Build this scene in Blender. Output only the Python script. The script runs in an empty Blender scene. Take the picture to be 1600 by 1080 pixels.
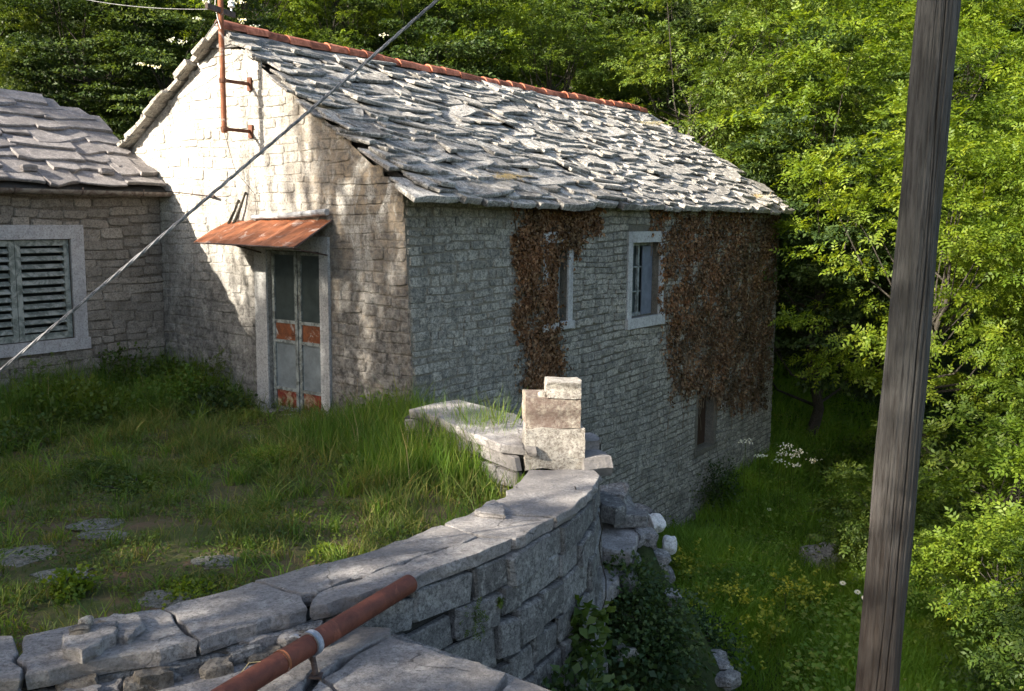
import bpy, math, random
import numpy as np
from mathutils import Matrix, Vector
random.seed(7); RNG = np.random.default_rng(7)
rad = math.radians
scene = bpy.context.scene

# ------------------------------------------------------------------ camera
EYE = 2.5; FPX = 1500.0; PITCH = rad(7.6); ROLL = rad(0.5)
CAM = np.array([0, 0, EYE])
_fw = np.array([0, math.cos(PITCH), -math.sin(PITCH)]); _rt = np.array([1.0, 0, 0]); _up = np.cross(_rt, _fw)
_r2 = math.cos(ROLL) * _rt + math.sin(ROLL) * _up; _u2 = math.cos(ROLL) * _up - math.sin(ROLL) * _rt
cd = bpy.data.cameras.new('camera'); cam = bpy.data.objects.new('camera', cd)
scene.collection.objects.link(cam); scene.camera = cam
cd.sensor_width = 36; cd.lens = FPX / 1600 * 36; cd.clip_start = 0.05; cd.clip_end = 400
cam.matrix_world = Matrix(((_r2[0], _u2[0], -_fw[0], 0), (_r2[1], _u2[1], -_fw[1], 0), (_r2[2], _u2[2], -_fw[2], EYE), (0, 0, 0, 1)))

# ------------------------------------------------------------------ light
SUN_AZ = 240.0; SUN_EL = 26.8
w = bpy.data.worlds.new('World'); scene.world = w; w.use_nodes = True
nt = w.node_tree; nt.nodes.clear()
sky = nt.nodes.new('ShaderNodeTexSky'); sky.sky_type = 'NISHITA'; sky.sun_disc = False
sky.sun_elevation = rad(SUN_EL); sky.sun_rotation = rad(SUN_AZ); sky.dust_density = 3.0; sky.ozone_density = 0.2
bg = nt.nodes.new('ShaderNodeBackground'); bg.inputs[1].default_value = 0.105
out = nt.nodes.new('ShaderNodeOutputWorld')
nt.links.new(sky.outputs[0], bg.inputs[0]); nt.links.new(bg.outputs[0], out.inputs[0])
sd = bpy.data.lights.new('sun', 'SUN'); sd.energy = 5.0; sd.angle = rad(0.55); sd.color = (1.0, 0.91, 0.78)
sun = bpy.data.objects.new('sun', sd); scene.collection.objects.link(sun)
SH = np.array([math.sin(rad(SUN_AZ)), math.cos(rad(SUN_AZ))])
sdir = Vector((SH[0] * math.cos(rad(SUN_EL)), SH[1] * math.cos(rad(SUN_EL)), math.sin(rad(SUN_EL))))
sun.rotation_euler = sdir.to_track_quat('Z', 'Y').to_euler(); sun.location = (-20, -10, 20)
scene.view_settings.view_transform = 'Standard'; scene.view_settings.look = 'None'
scene.view_settings.gamma = 1.0; scene.view_settings.exposure = 1.95
scene.view_settings.use_curve_mapping = False
scene.cycles.max_bounces = 6; scene.cycles.transparent_max_bounces = 6

# ------------------------------------------------------------------ measuring helpers (world planes met by a line of sight)
def ray(px, py): return _fw + _r2 * (px - 800) / FPX + _u2 * (540 - py) / FPX
def G(px, py, z):
    r = ray(px, py); return CAM + (z - EYE) / r[2] * r
def PLN(px, py, P0, n):
    r = ray(px, py); return CAM + ((P0 - CAM) @ n) / (r @ n) * r
def proj(P):
    d = np.asarray(P) - CAM; z = d @ _fw
    return 800 + FPX * (d @ _r2) / z, 540 - FPX * (d @ _u2) / z, z
AZ = rad(36)
U = np.array([math.sin(AZ), math.cos(AZ), 0]); V = np.array([-math.cos(AZ), math.sin(AZ), 0]); Z = np.array([0, 0, 1.0])
C0 = G(648, 650, 0.0)
def FR(px, py): P = PLN(px, py, C0, V); return (P - C0) @ U, P[2]
def GA(px, py): P = PLN(px, py, C0, U); return (P - C0) @ V, P[2]
TL = 5.23
def LF(px, py): P = PLN(px, py, C0 + V * TL, V); return (P - C0) @ U, P[2]
def Wf(u, z, o=0.0): return C0 + U * u + Z * z + V * (0.062 * z * max(0, 1 - u / 3.0) - o)
def Wg(t, z, o=0.0): return C0 + V * (t + 0.062 * z * max(0, 1 - t / 1.4)) + Z * z - U * o
def Wl(u, z, o=0.0): return C0 + V * (TL - o) + U * u + Z * z

# ------------------------------------------------------------------ object helpers
COL = scene.collection; WORLD = {}
def link(name, data, parent=None, mat4=None, kind=None):
    o = bpy.data.objects.new(name, data); COL.objects.link(o)
    M = mat4 if mat4 is not None else Matrix.Identity(4)
    o.matrix_basis = M; WORLD[o.name] = M
    if parent is not None:
        o.parent = parent; o.matrix_parent_inverse = WORLD[parent.name].inverted()
    if kind: o['kind'] = kind
    return o
def tag(o, label=None, cat=None, group=None, kind=None):
    if label: o['label'] = label
    if cat: o['category'] = cat
    if group: o['group'] = group
    if kind: o['kind'] = kind
    return o
def thing(name, label, cat, loc, group=None):
    o = link(name, None, None, Matrix.Translation(Vector(loc)))
    o.empty_display_size = 0.2
    return tag(o, label, cat, group)
def mk(name, verts, faces, mat=None, smooth=False):
    me = bpy.data.meshes.new(name)
    me.from_pydata([tuple(map(float, v)) for v in verts], [], faces)
    if mat: me.materials.append(mat)
    if smooth: me.shade_smooth()
    return me
def mk_np(name, verts, faces, mat=None, smooth=False):
    """verts (n,3), faces (m,k) all the same k"""
    me = bpy.data.meshes.new(name)
    verts = np.ascontiguousarray(verts, np.float32); faces = np.ascontiguousarray(faces, np.int32)
    m, k = faces.shape
    me.vertices.add(len(verts)); me.vertices.foreach_set('co', verts.ravel())
    me.loops.add(m * k); me.loops.foreach_set('vertex_index', faces.ravel())
    me.polygons.add(m); me.polygons.foreach_set('loop_start', np.arange(0, m * k, k, dtype=np.int32))
    me.polygons.foreach_set('loop_total', np.full(m, k, np.int32))
    if smooth: me.polygons.foreach_set('use_smooth', np.ones(m, bool))
    me.update(calc_edges=True)
    if mat: me.materials.append(mat)
    return me
def M4(x, y, z, t):
    return Matrix(((x[0], y[0], z[0], t[0]), (x[1], y[1], z[1], t[1]), (x[2], y[2], z[2], t[2]), (0, 0, 0, 1)))
class MB:
    def __init__(s): s.v = []; s.f = []
    def add(s, vs, fs):
        n = len(s.v); s.v += [tuple(map(float, v)) for v in vs]; s.f += [tuple(i + n for i in f) for f in fs]; return s
    def box(s, c, ax, ay, az):
        """centre and three half-axis vectors"""
        c, ax, ay, az = map(np.asarray, (c, ax, ay, az))
        vs = [c + i * ax + j * ay + k * az for k in (-1, 1) for j in (-1, 1) for i in (-1, 1)]
        return s.add(vs, [(0, 2, 3, 1), (4, 5, 7, 6), (0, 1, 5, 4), (2, 6, 7, 3), (0, 4, 6, 2), (1, 3, 7, 5)])
    def tube(s, pts, r, n=8, cap=True):
        pts = [np.asarray(p, float) for p in pts]; rs = r if hasattr(r, '__len__') else [r] * len(pts)
        rings = []; ref = None
        for i, p in enumerate(pts):
            d = pts[min(i + 1, len(pts) - 1)] - pts[max(i - 1, 0)]; d = d / (np.linalg.norm(d) + 1e-9)
            if ref is None: ref = np.array([0, 0, 1.0]) if abs(d[2]) < .9 else np.array([1.0, 0, 0])
            a = np.cross(d, ref); a /= np.linalg.norm(a) + 1e-9; b = np.cross(a, d); ref = b
            rings.append([p + rs[i] * (math.cos(2 * math.pi * k / n) * a + math.sin(2 * math.pi * k / n) * b) for k in range(n)])
        fs = [(i * n + k, i * n + (k + 1) % n, (i + 1) * n + (k + 1) % n, (i + 1) * n + k) for i in range(len(pts) - 1) for k in range(n)]
        if cap: fs += [tuple(range(n)), tuple(range((len(pts) - 1) * n, len(pts) * n))[::-1]]
        return s.add([v for r_ in rings for v in r_], fs)
    def build(s, name, mat, parent=None, kind=None, smooth=False):
        return link(name, mk(name, s.v, s.f, mat, smooth), parent, None, kind)

# ------------------------------------------------------------------ materials
def N(t, typ, **kw):
    n = t.nodes.new(typ)
    for k, v in kw.items():
        if k[0] == 'i' and k[1:].isdigit(): n.inputs[int(k[1:])].default_value = v
        else: setattr(n, k, v)
    return n
def ramp(t, src, stops):
    r = t.nodes.new('ShaderNodeValToRGB'); e = r.color_ramp.elements
    while len(e) < len(stops): e.new(0.5)
    for i, (p, c) in enumerate(stops):
        e[i].position = p; e[i].color = (c, c, c, 1) if not hasattr(c, '__len__') else (*c, 1)
    t.links.new(src, r.inputs[0]); return r.outputs[0]
def noise(t, vec, scale, detail=5, rough=.6, dist=0.0):
    n = N(t, 'ShaderNodeTexNoise'); n.inputs['Scale'].default_value = scale; n.inputs['Detail'].default_value = detail
    n.inputs['Roughness'].default_value = rough; n.inputs['Distortion'].default_value = dist
    t.links.new(vec, n.inputs['Vector']); return n.outputs[0]
def mix(t, fac, a, b, mode='MIX'):
    m = t.nodes.new('ShaderNodeMix'); m.data_type = 'RGBA'; m.blend_type = mode
    for sock, v in ((m.inputs[0], fac), (m.inputs[6], a), (m.inputs[7], b)):
        if hasattr(v, 'is_linked'): t.links.new(v, sock)
        elif hasattr(v, '__len__'): sock.default_value = (*v, 1)
        else: sock.default_value = v
    return m.outputs[2]
def math_(t, op, a, b=0.0):
    m = N(t, 'ShaderNodeMath', operation=op)
    for i, v in enumerate((a, b)):
        if hasattr(v, 'is_linked'): t.links.new(v, m.inputs[i])
        else: m.inputs[i].default_value = v
    return m.outputs[0]
def base(name, rough=.9, spec=.3):
    m = bpy.data.materials.new(name); m.use_nodes = True; t = m.node_tree
    p = t.nodes['Principled BSDF']; p.inputs['Roughness'].default_value = rough; p.inputs['Specular IOR Level'].default_value = spec
    return m, t, p
def pos(t, scale=(1, 1, 1)):
    g = N(t, 'ShaderNodeNewGeometry')
    mp = N(t, 'ShaderNodeMapping'); mp.inputs['Scale'].default_value = scale
    t.links.new(g.outputs['Position'], mp.inputs[0]); return mp.outputs[0]
def rnd(t):
    g = N(t, 'ShaderNodeNewGeometry'); o = N(t, 'ShaderNodeObjectInfo')
    return math_(t, 'FRACT', math_(t, 'ADD', g.outputs['Random Per Island'], o.outputs['Random']))
def bump(t, p, src, strength, dist):
    b = N(t, 'ShaderNodeBump'); b.inputs['Strength'].default_value = strength; b.inputs['Distance'].default_value = dist
    t.links.new(src, b.inputs['Height']); t.links.new(b.outputs[0], p.inputs['Normal'])
def gradient_mask(t, axis, p0, lo, hi):
    """0..1 along a world axis vector measured from p0"""
    g = N(t, 'ShaderNodeNewGeometry'); s = N(t, 'ShaderNodeVectorMath', operation='SUBTRACT'); t.links.new(g.outputs['Position'], s.inputs[0]); s.inputs[1].default_value = tuple(p0)
    d = N(t, 'ShaderNodeVectorMath', operation='DOT_PRODUCT'); t.links.new(s.outputs[0], d.inputs[0]); d.inputs[1].default_value = tuple(axis)
    r = N(t, 'ShaderNodeMapRange'); t.links.new(d.outputs['Value'], r.inputs[0]); r.inputs[1].default_value = lo; r.inputs[2].default_value = hi
    return r.outputs[0]

def stone(name, c1, c2, dark, light, dark_amt=.5, light_amt=.4, scale=1.0, streak=0.0, bstr=.6, var=.35, big=None, bigc=(.1, .1, .1), crack=0.0):
    """mottled stone: c1..c2 ground tones, dark lichen, pale bloom; colour varies stone by stone"""
    m, t, p = base(name, .92, .2); v = pos(t)
    col = mix(t, ramp(t, noise(t, v, 3.2 * scale, 6, .65, .4), [(.3, 0), (.7, 1)]), c1, c2)
    r = rnd(t)
    col = mix(t, 1.0, col, ramp(t, r, [(0, 1 - var), (1, 1 + var * .6)]), 'MULTIPLY')
    col = mix(t, ramp(t, noise(t, v, 14 * scale, 7, .75, .6), [(.54 - .1 * dark_amt, 0), (.66, dark_amt)]), col, dark)
    col = mix(t, ramp(t, noise(t, v, 5.3 * scale, 8, .7, 1.0), [(.5, 0), (.62, light_amt)]), col, light)
    col = mix(t, ramp(t, noise(t, v, 8.5 * scale, 9, .82, .3), [(.36, .25 + .65 * dark_amt), (.50, 0)]), col, dark)
    col = mix(t, ramp(t, noise(t, v, 40, 6, .8), [(.36, .85), (.52, 0)]), col, dark)
    col = mix(t, ramp(t, noise(t, v, 75, 4, .8), [(.55, 0), (.72, .5)]), col, light)
    if streak:
        vs = pos(t, (2.2, 2.2, .28))
        col = mix(t, ramp(t, noise(t, vs, 2.0, 6, .65, .8), [(.5, 0), (.68, streak)]), col, dark)
    if big:
        col = mix(t, ramp(t, noise(t, v, big, 5, .6, .7), [(.45, 0), (.62, .75)]), col, bigc)
    if crack:
        vo = N(t, 'ShaderNodeTexVoronoi', feature='DISTANCE_TO_EDGE'); vo.inputs['Scale'].default_value = crack
        nz_ = N(t, 'ShaderNodeTexNoise'); nz_.inputs['Scale'].default_value = 2.2; nz_.inputs['Detail'].default_value = 8; nz_.inputs['Roughness'].default_value = .7; t.links.new(v, nz_.inputs['Vector'])
        t.links.new(mix(t, .28, v, nz_.outputs[1], 'ADD'), vo.inputs['Vector'])
        ck = ramp(t, vo.outputs['Distance'], [(.0, 1), (.006, 0)]); ckm = math_(t, 'MULTIPLY', ck, ramp(t, noise(t, v, 1.3, 3, .6), [(.54, 0), (.6, 1)]))
        col = mix(t, math_(t, 'MULTIPLY', ckm, .7), col, tuple(x * .4 for x in dark))
    t.links.new(col, p.inputs['Base Color'])
    h = math_(t, 'ADD', noise(t, v, 18, 9, .8), math_(t, 'MULTIPLY', noise(t, v, 90, 4, .7), .4))
    if crack: h = math_(t, 'ADD', math_(t, 'SUBTRACT', h, math_(t, 'MULTIPLY', ckm, .8)), math_(t, 'MULTIPLY', noise(t, v, 5, 6, .7, .5), 1.0))
    bump(t, p, h, bstr, .045)
    return m
m_limewash = stone('limewashed_rubble', (.56, .525, .46), (.74, .71, .64), (.08, .07, .06), (.80, .78, .72), .38, .6, 1.0, .45, .8, .18)
# worn wash, dark algae and painted-in shade near the house corner and low down
t = m_limewash.node_tree; p = t.nodes['Principled BSDF']; src = p.inputs['Base Color'].links[0].from_socket
wear_shade = math_(t, 'MULTIPLY', gradient_mask(t, V, C0, 2.7, 1.2), ramp(t, noise(t, pos(t, (1.6, 1.6, .7)), 1.7, 6, .68, 1.0), [(.40, 0), (.51, 1)]))
col = mix(t, math_(t, 'MULTIPLY', wear_shade, .92), src, mix(t, ramp(t, noise(t, pos(t), 9, 6, .8), [(.4, 0), (.6, 1)]), (.10, .09, .08), (.34, .27, .19)))
low = math_(t, 'MULTIPLY', gradient_mask(t, Z, (0, 0, 0), 2.7, 1.2), ramp(t, noise(t, pos(t), 2.6, 7, .7, .6), [(.34, .45), (.52, 1)]))
col = mix(t, math_(t, 'MULTIPLY', low, .88), col, mix(t, ramp(t, noise(t, pos(t), 11, 7, .8), [(.42, 0), (.6, 1)]), (.075, .072, .068), (.30, .29, .27)))
t.links.new(col, p.inputs['Base Color'])
m_front = stone('grey_rubble', (.43, .40, .33), (.58, .545, .46), (.06, .07, .07), (.60, .58, .52), .9, .6, 1.3, .5, 1.0, .34)
m_front_mortar = stone('grey_render', (.31, .275, .21), (.41, .37, .285), (.10, .10, .09), (.42, .42, .39), .5, .35, 1.6, .5, .9, .0)
t = m_front_mortar.node_tree; p = t.nodes['Principled BSDF']; src = p.inputs['Base Color'].links[0].from_socket
t.links.new(mix(t, math_(t, 'MULTIPLY', math_(t, 'MAXIMUM', gradient_mask(t, U, C0, 2.4, 3.2), .4), .55), src, (.055, .056, .05)), p.inputs['Base Color'])  # joint colour darkened in place of depth shading, more past the near end

m_joint = stone('dark_joint', (.10, .10, .095), (.17, .17, .16), (.04, .04, .04), (.26, .26, .25), .6, .3, 2, 0, .8, 0)
m_tan = stone('tan_rubble', (.32, .28, .235), (.44, .39, .335), (.10, .085, .07), (.42, .38, .34), .5, .35, 1.0, .2, .9, .3)
m_tan_joint = stone('tan_joint', (.17, .145, .12), (.26, .225, .19), (.06, .05, .04), (.3, .27, .23), .5, .3, 2, 0, .9, 0)
m_slab = stone('roof_stone', (.36, .34, .31), (.54, .515, .47), (.055, .05, .045), (.80, .77, .70), .8, .7, 1.4, 0, .9, .5)
m_slab_left = stone('roof_stone_mauve', (.19, .175, .168), (.30, .28, .265), (.11, .10, .10), (.52, .48, .46), .5, .4, 1.4, 0, .6, .35)
m_deck = stone('roof_underlay', (.045, .042, .04), (.07, .065, .06), (.03, .03, .03), (.1, .1, .09), .5, .2)
m_coping = stone('coping_limestone', (.36, .34, .33), (.48, .455, .44), (.12, .11, .105), (.66, .63, .60), .45, .5, 1.2, 0, 1.0, .18, .9, (.23, .215, .205), 1.3)
m_dry = stone('dry_wall_stone', (.23, .225, .22), (.37, .365, .355), (.06, .06, .06), (.52, .52, .49), .75, .6, 1.6, 0, 1.0, .40, None, (.1, .1, .1), 2.2)
m_core = stone('wall_core', (.03, .03, .028), (.06, .058, .05), (.02, .02, .02), (.1, .1, .09), .5, .2)
m_pillar = stone('pillar_stone', (.50, .47, .40), (.66, .62, .55), (.14, .11, .095), (.76, .73, .66), .75, .5, 1.6, 0, 1.0, .1)
m_pillar_dark = stone('stained_pillar_stone', (.42, .37, .29), (.60, .55, .45), (.13, .09, .075), (.70, .65, .56), .9, .5, 1.6, 0, 1.0, .1, 3.2, (.15, .10, .085))
m_dressed = stone('dressed_stone', (.40, .40, .39), (.50, .50, .49), (.16, .16, .155), (.60, .60, .59), .35, .4, 1.5, .4, .35, .06)
m_dressed_left = stone('dressed_stone_grey', (.40, .385, .385), (.50, .48, .48), (.18, .165, .16), (.58, .56, .56), .35, .35, 1.5, .3, .35, .06)
m_rubble_brown = stone('brown_rubble', (.20, .175, .145), (.30, .27, .23), (.07, .06, .05), (.42, .38, .32), .6, .3, 2, 0, 1, .4)
m_turf_stone = stone('mossy_turf_stone', (.20, .19, .165), (.30, .29, .26), (.06, .065, .04), (.40, .39, .36), .9, .4, 2.5, 0, .9, .2)
m_rock_white = stone('white_rock', (.55, .55, .53), (.68, .68, .65), (.2, .2, .19), (.72, .72, .7), .3, .5, 2, 0, .7, .1)
def rusty(name, rust, paint, amount, rough=.75, scale=6, metallic=0.0):
    m, t, p = base(name, rough, .35); v = pos(t)
    r1 = mix(t, ramp(t, noise(t, v, scale * 2.2, 7, .7, .5), [(.3, 0), (.7, 1)]), rust, tuple(x * .42 for x in rust))
    c = mix(t, ramp(t, noise(t, v, scale, 7, .7, .8), [(1 - amount - .06, 0), (1 - amount + .06, 1)]), paint, r1)
    t.links.new(c, p.inputs['Base Color']); bump(t, p, noise(t, v, 60, 6, .7), .35, .006); return m
m_rust_pipe = rusty('rusted_pipe', (.15, .045, .026), (.22, .075, .045), .62, .7, 4)
m_rust = rusty('rust', (.16, .06, .03), (.24, .11, .06), .6)
m_rust_orange = rusty('orange_rust_sheet', (.32, .11, .045), (.55, .44, .37), .62, .7, 3.4)
m_rust_door = rusty('rusted_paint', (.22, .075, .03), (.40, .43, .42), .60, .75, 5)
m_rust_red = rusty('red_rusted_paint', (.26, .05, .03), (.34, .30, .20), .55, .75, 6)
m_zinc = rusty('zinc', (.33, .34, .35), (.45, .47, .48), .5, .5)
m_iron = rusty('dark_iron', (.07, .045, .035), (.10, .07, .06), .5)
m_clamp = rusty('pale_plastic', (.26, .29, .34), (.36, .38, .42), .5, .6)
m_gutter = rusty('brown_gutter', (.14, .10, .08), (.22, .19, .16), .5, .6)
m_grey_paint = rusty('weathered_grey_paint', (.17, .185, .175), (.27, .30, .29), .5, .7, 8)
m_green_paint = rusty('weathered_green_shutter', (.19, .21, .185), (.30, .31, .28), .5, .8, 7)
m_terracotta = rusty('terracotta', (.34, .10, .05), (.46, .16, .09), .5, .85, 5)
t = m_terracotta.node_tree; p = t.nodes['Principled BSDF']; src = p.inputs['Base Color'].links[0].from_socket
t.links.new(mix(t, 1.0, src, ramp(t, rnd(t), [(0, .65), (1, 1.15)]), 'MULTIPLY'), p.inputs['Base Color'])
m_ceramic, t, p = base('white_ceramic', .3, .5); p.inputs['Base Color'].default_value = (.75, .74, .70, 1)
m_wire = rusty('grey_cable', (.16, .16, .165), (.24, .24, .245), .5, .5, 20)
m_dark, t, p = base('dark_interior', .9, .1); p.inputs['Base Color'].default_value = (.025, .03, .03, 1)
m_mortar = stone('ridge_mortar', (.22, .21, .20), (.32, .31, .29), (.10, .10, .09), (.45, .44, .42), .5, .4, 2, 0, 1, 0)
m_brown_hole, t, p = base('dark_brown_hole', .9, .1); p.inputs['Base Color'].default_value = (.05, .032, .022, 1)  # dark brown colour painted on the pane for the unlit hole of the low window
def glassy(name, tint, rough):
    m, t, p = base(name, rough, .5); v = pos(t)
    c = mix(t, ramp(t, noise(t, v, 5, 5, .7), [(.3, 0), (.7, 1)]), tint, tuple(x * 1.8 + .01 for x in tint))
    t.links.new(c, p.inputs['Base Color']); bump(t, p, noise(t, v, 120, 2, .5), .25, .003); return m
m_pane_dark = glassy('dusty_dark_glass', (.025, .035, .035), .38)
m_pane_frost = glassy('frosted_glass', (.11, .13, .14), .55)
m_inner = glassy('grey_inner_shutter', (.08, .095, .12), .7)
# utility pole timber
m_wood, t, p = base('weathered_timber', .85, .25); v = pos(t, (1, 1, .07))
c = mix(t, ramp(t, noise(t, v, 26, 7, .7, .5), [(.3, 0), (.7, 1)]), (.026, .026, .025), (.095, .095, .092))
c = mix(t, ramp(t, noise(t, v, 60, 5, .7), [(.35, .8), (.5, 0)]), c, (.016, .015, .014))
c = mix(t, ramp(t, noise(t, pos(t, (1, 1, .25)), 5, 6, .7, .6), [(.5, 0), (.7, .6)]), c, (.04, .04, .035))
c = mix(t, gradient_mask(t, Z, (0, 0, 0), 1.8, -1.0), c, mix(t, .45, c, (.06, .035, .022)))
t.links.new(c, p.inputs['Base Color'])
bump(t, p, noise(t, v, 45, 8, .7), .9, .02)
def leaf(name, c1, c2, c3=None, trans=.35, rough=.55):
    m, t, p = base(name, rough, .35); r = rnd(t)
    g = N(t, 'ShaderNodeNewGeometry')
    col = ramp(t, g.outputs['Random Per Island'], [(0, c1), (.6, c2), (1, c3 or c2)])
    o = N(t, 'ShaderNodeObjectInfo')
    col = mix(t, 1.0, col, ramp(t, o.outputs['Random'], [(0, (.80, .84, .8)), (1, (1.15, 1.08, .9))]), 'MULTIPLY')
    v = pos(t); col = mix(t, 1.0, col, ramp(t, noise(t, v, 1.1, 4, .65), [(.32, (.55, .62, .6)), (.5, (1, 1, 1)), (.68, (1.45, 1.25, 1.1))]), 'MULTIPLY')
    t.links.new(col, p.inputs['Base Color'])
    tr = N(t, 'ShaderNodeBsdfTranslucent'); hs = mix(t, 1.0, col, (1.35, 1.25, .55), 'MULTIPLY'); t.links.new(hs, tr.inputs[0])
    mx = N(t, 'ShaderNodeMixShader'); mx.inputs[0].default_value = trans
    t.links.new(p.outputs[0], mx.inputs[1]); t.links.new(tr.outputs[0], mx.inputs[2])
    t.links.new(mx.outputs[0], t.nodes['Material Output'].inputs[0]); return m
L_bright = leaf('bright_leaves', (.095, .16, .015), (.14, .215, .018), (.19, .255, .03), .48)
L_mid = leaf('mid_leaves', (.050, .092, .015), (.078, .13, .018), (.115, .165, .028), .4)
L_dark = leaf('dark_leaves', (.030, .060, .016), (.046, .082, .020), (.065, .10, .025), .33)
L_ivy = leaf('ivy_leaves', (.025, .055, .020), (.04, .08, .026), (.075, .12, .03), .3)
L_grass = leaf('grass_blades', (.068, .145, .016), (.11, .205, .024), (.19, .225, .06), .35, .6)
L_grass_short = leaf('short_grass', (.068, .115, .020), (.11, .165, .028), (.22, .19, .07), .3, .7)
L_grass_low = leaf('meadow_grass', (.10, .215, .018), (.15, .28, .026), (.20, .30, .04), .4, .6)
L_yellow = leaf('yellow_green_bracts', (.26, .30, .03), (.34, .37, .04), (.38, .38, .05), .4)
L_dead = leaf('dead_creeper_leaves', (.085, .047, .028), (.175, .093, .05), (.30, .20, .13), .12, .85)
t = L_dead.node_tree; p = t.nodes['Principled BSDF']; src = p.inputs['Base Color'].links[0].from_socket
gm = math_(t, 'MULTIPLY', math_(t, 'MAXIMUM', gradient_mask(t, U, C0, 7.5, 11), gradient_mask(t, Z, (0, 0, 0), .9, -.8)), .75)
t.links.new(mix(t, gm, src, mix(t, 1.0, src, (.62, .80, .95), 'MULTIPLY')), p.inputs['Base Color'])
L_deadgrey = leaf('grey_creeper_stems', (.12, .095, .07), (.17, .14, .11), (.22, .18, .145), .05, .9)
L_straw = leaf('dry_straw', (.32, .26, .16), (.42, .35, .22), (.5, .42, .28), .2, .8)
L_white = leaf('white_petals', (.7, .7, .62), (.78, .78, .72), (.8, .8, .76), .3)
L_blue = leaf('blue_petals', (.05, .06, .22), (.07, .08, .3), None, .2)
m_bark = stone('bark', (.045, .04, .03), (.085, .075, .06), (.02, .018, .015), (.16, .15, .13), .5, .35, 4, 0, 1, .2)
m_soil, t, p = base('soil_and_moss', .95, .1); v = pos(t)
c = mix(t, ramp(t, noise(t, v, 2.2, 7, .7, .6), [(.4, 0), (.62, 1)]), (.065, .08, .025), (.13, .09, .055))
c = mix(t, ramp(t, noise(t, v, 9, 7, .75), [(.55, 0), (.68, .8)]), c, (.16, .135, .11))
t.links.new(c, p.inputs['Base Color']); bump(t, p, noise(t, v, 14, 8, .75), .8, .05)
m_under, t, p = base('woodland_floor', .95, .1); v = pos(t)
c = mix(t, ramp(t, noise(t, v, 1.3, 7, .7, .6), [(.35, 0), (.65, 1)]), (.02, .03, .012), (.045, .06, .02))
t.links.new(c, p.inputs['Base Color']); bump(t, p, noise(t, v, 8, 8, .75), .8, .1)

# ------------------------------------------------------------------ stone pieces
def stone_variant(kind):
    """unit piece, x and y in +-.5, z 0..1 outwards, chamfered irregular outline"""
    if kind == 'rubble':
        base_ = [(-.5, -.36), (-.44, -.5), (.40, -.5), (.5, -.34), (.5, .40), (.44, .5), (-.42, .5), (-.5, .38)]; ins = .90; j = .075
    else:
        base_ = [(-.5, -.45), (-.46, -.5), (.46, -.5), (.5, -.44), (.5, .45), (.45, .5), (-.45, .5), (-.5, .44)]; ins = .90; j = .06
    pts = [(x + random.uniform(-j, j), y + random.uniform(-j, j)) for x, y in base_]
    tl = random.uniform(-.25, .25), random.uniform(-.25, .25)
    vs = [(x, y, -1.2) for x, y in pts] + [(x, y, .55) for x, y in pts] + [(x * ins, y * ins, 1 + tl[0] * x + tl[1] * y) for x, y in pts]
    n = 8; fs = [tuple(range(2 * n, 3 * n))]
    for L in range(2): fs += [(L * n + k, L * n + (k + 1) % n, (L + 1) * n + (k + 1) % n, (L + 1) * n + k) for k in range(n)]
    return np.array(vs), fs
RUB = [stone_variant('rubble') for _ in range(10)]
SQR = [stone_variant('square') for _ in range(10)]
def slab_variant():
    """roof slab: x across, y up the slope (lower edge ragged), z thickness"""
    pts = []
    for x, y in [(-.5, -.42), (-.25, -.5), (.2, -.5), (.5, -.38), (.52, .4), (.1, .5), (-.48, .5)]:
        pts.append((x + random.uniform(-.09, .09), y + random.uniform(-.10, .10)))
    n = len(pts); th = [random.uniform(.7, 1.2) for _ in pts]
    vs = [(x * .97, y * .97, 0) for x, y in pts] + [(x, y, .6 * h) for (x, y), h in zip(pts, th)] + [(x * .975, y * .975, h) for (x, y), h in zip(pts, th)]
    fs = [tuple(range(2 * n, 3 * n)), tuple(range(n))[::-1]]
    for L in range(2): fs += [(L * n + k, L * n + (k + 1) % n, (L + 1) * n + (k + 1) % n, (L + 1) * n + k) for k in range(n)]
    return np.array(vs), fs
SLB = [slab_variant() for _ in range(14)]
_shared = {}
def shared(key, var, mat):
    k = (key, mat.name)
    if k not in _shared: _shared[k] = mk(key.split('#')[0], var[0], var[1], mat)
    return _shared[k]
def lay(pieces, name, variants, mat, parent, tagname, n_ind=300, min_px=0):
    """pieces: list of Matrix; the ones that show largest become parts, the rest one joined part"""
    def size(M):
        c = np.array(M.translation); x, y, z = proj(c)
        if z <= .2: return -1
        a = M.col[0].to_3d(); b = M.col[1].to_3d(); area = a.cross(b); d = Vector(c - CAM)
        s = abs(area.dot(d.normalized())) / (z * z)
        if x < -60 or x > 1660 or y < -60 or y > 1140: s *= .01
        return s
    order = sorted(range(len(pieces)), key=lambda i: -size(pieces[i]))
    rest = MB()
    for r_, i in enumerate(order):
        vi = random.randrange(len(variants))
        if r_ < n_ind: link(name, shared(f'{name}#{tagname}{vi}', variants[vi], mat), parent, pieces[i])
        else:
            m = np.array(pieces[i]); vs = variants[vi][0] @ m[:3, :3].T + m[:3, 3]; rest.add(vs, variants[vi][1])
    if rest.v: rest.build(name + '_rubble' if name != 'slab' else 'slab_rows', mat, parent, 'stuff')
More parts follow.
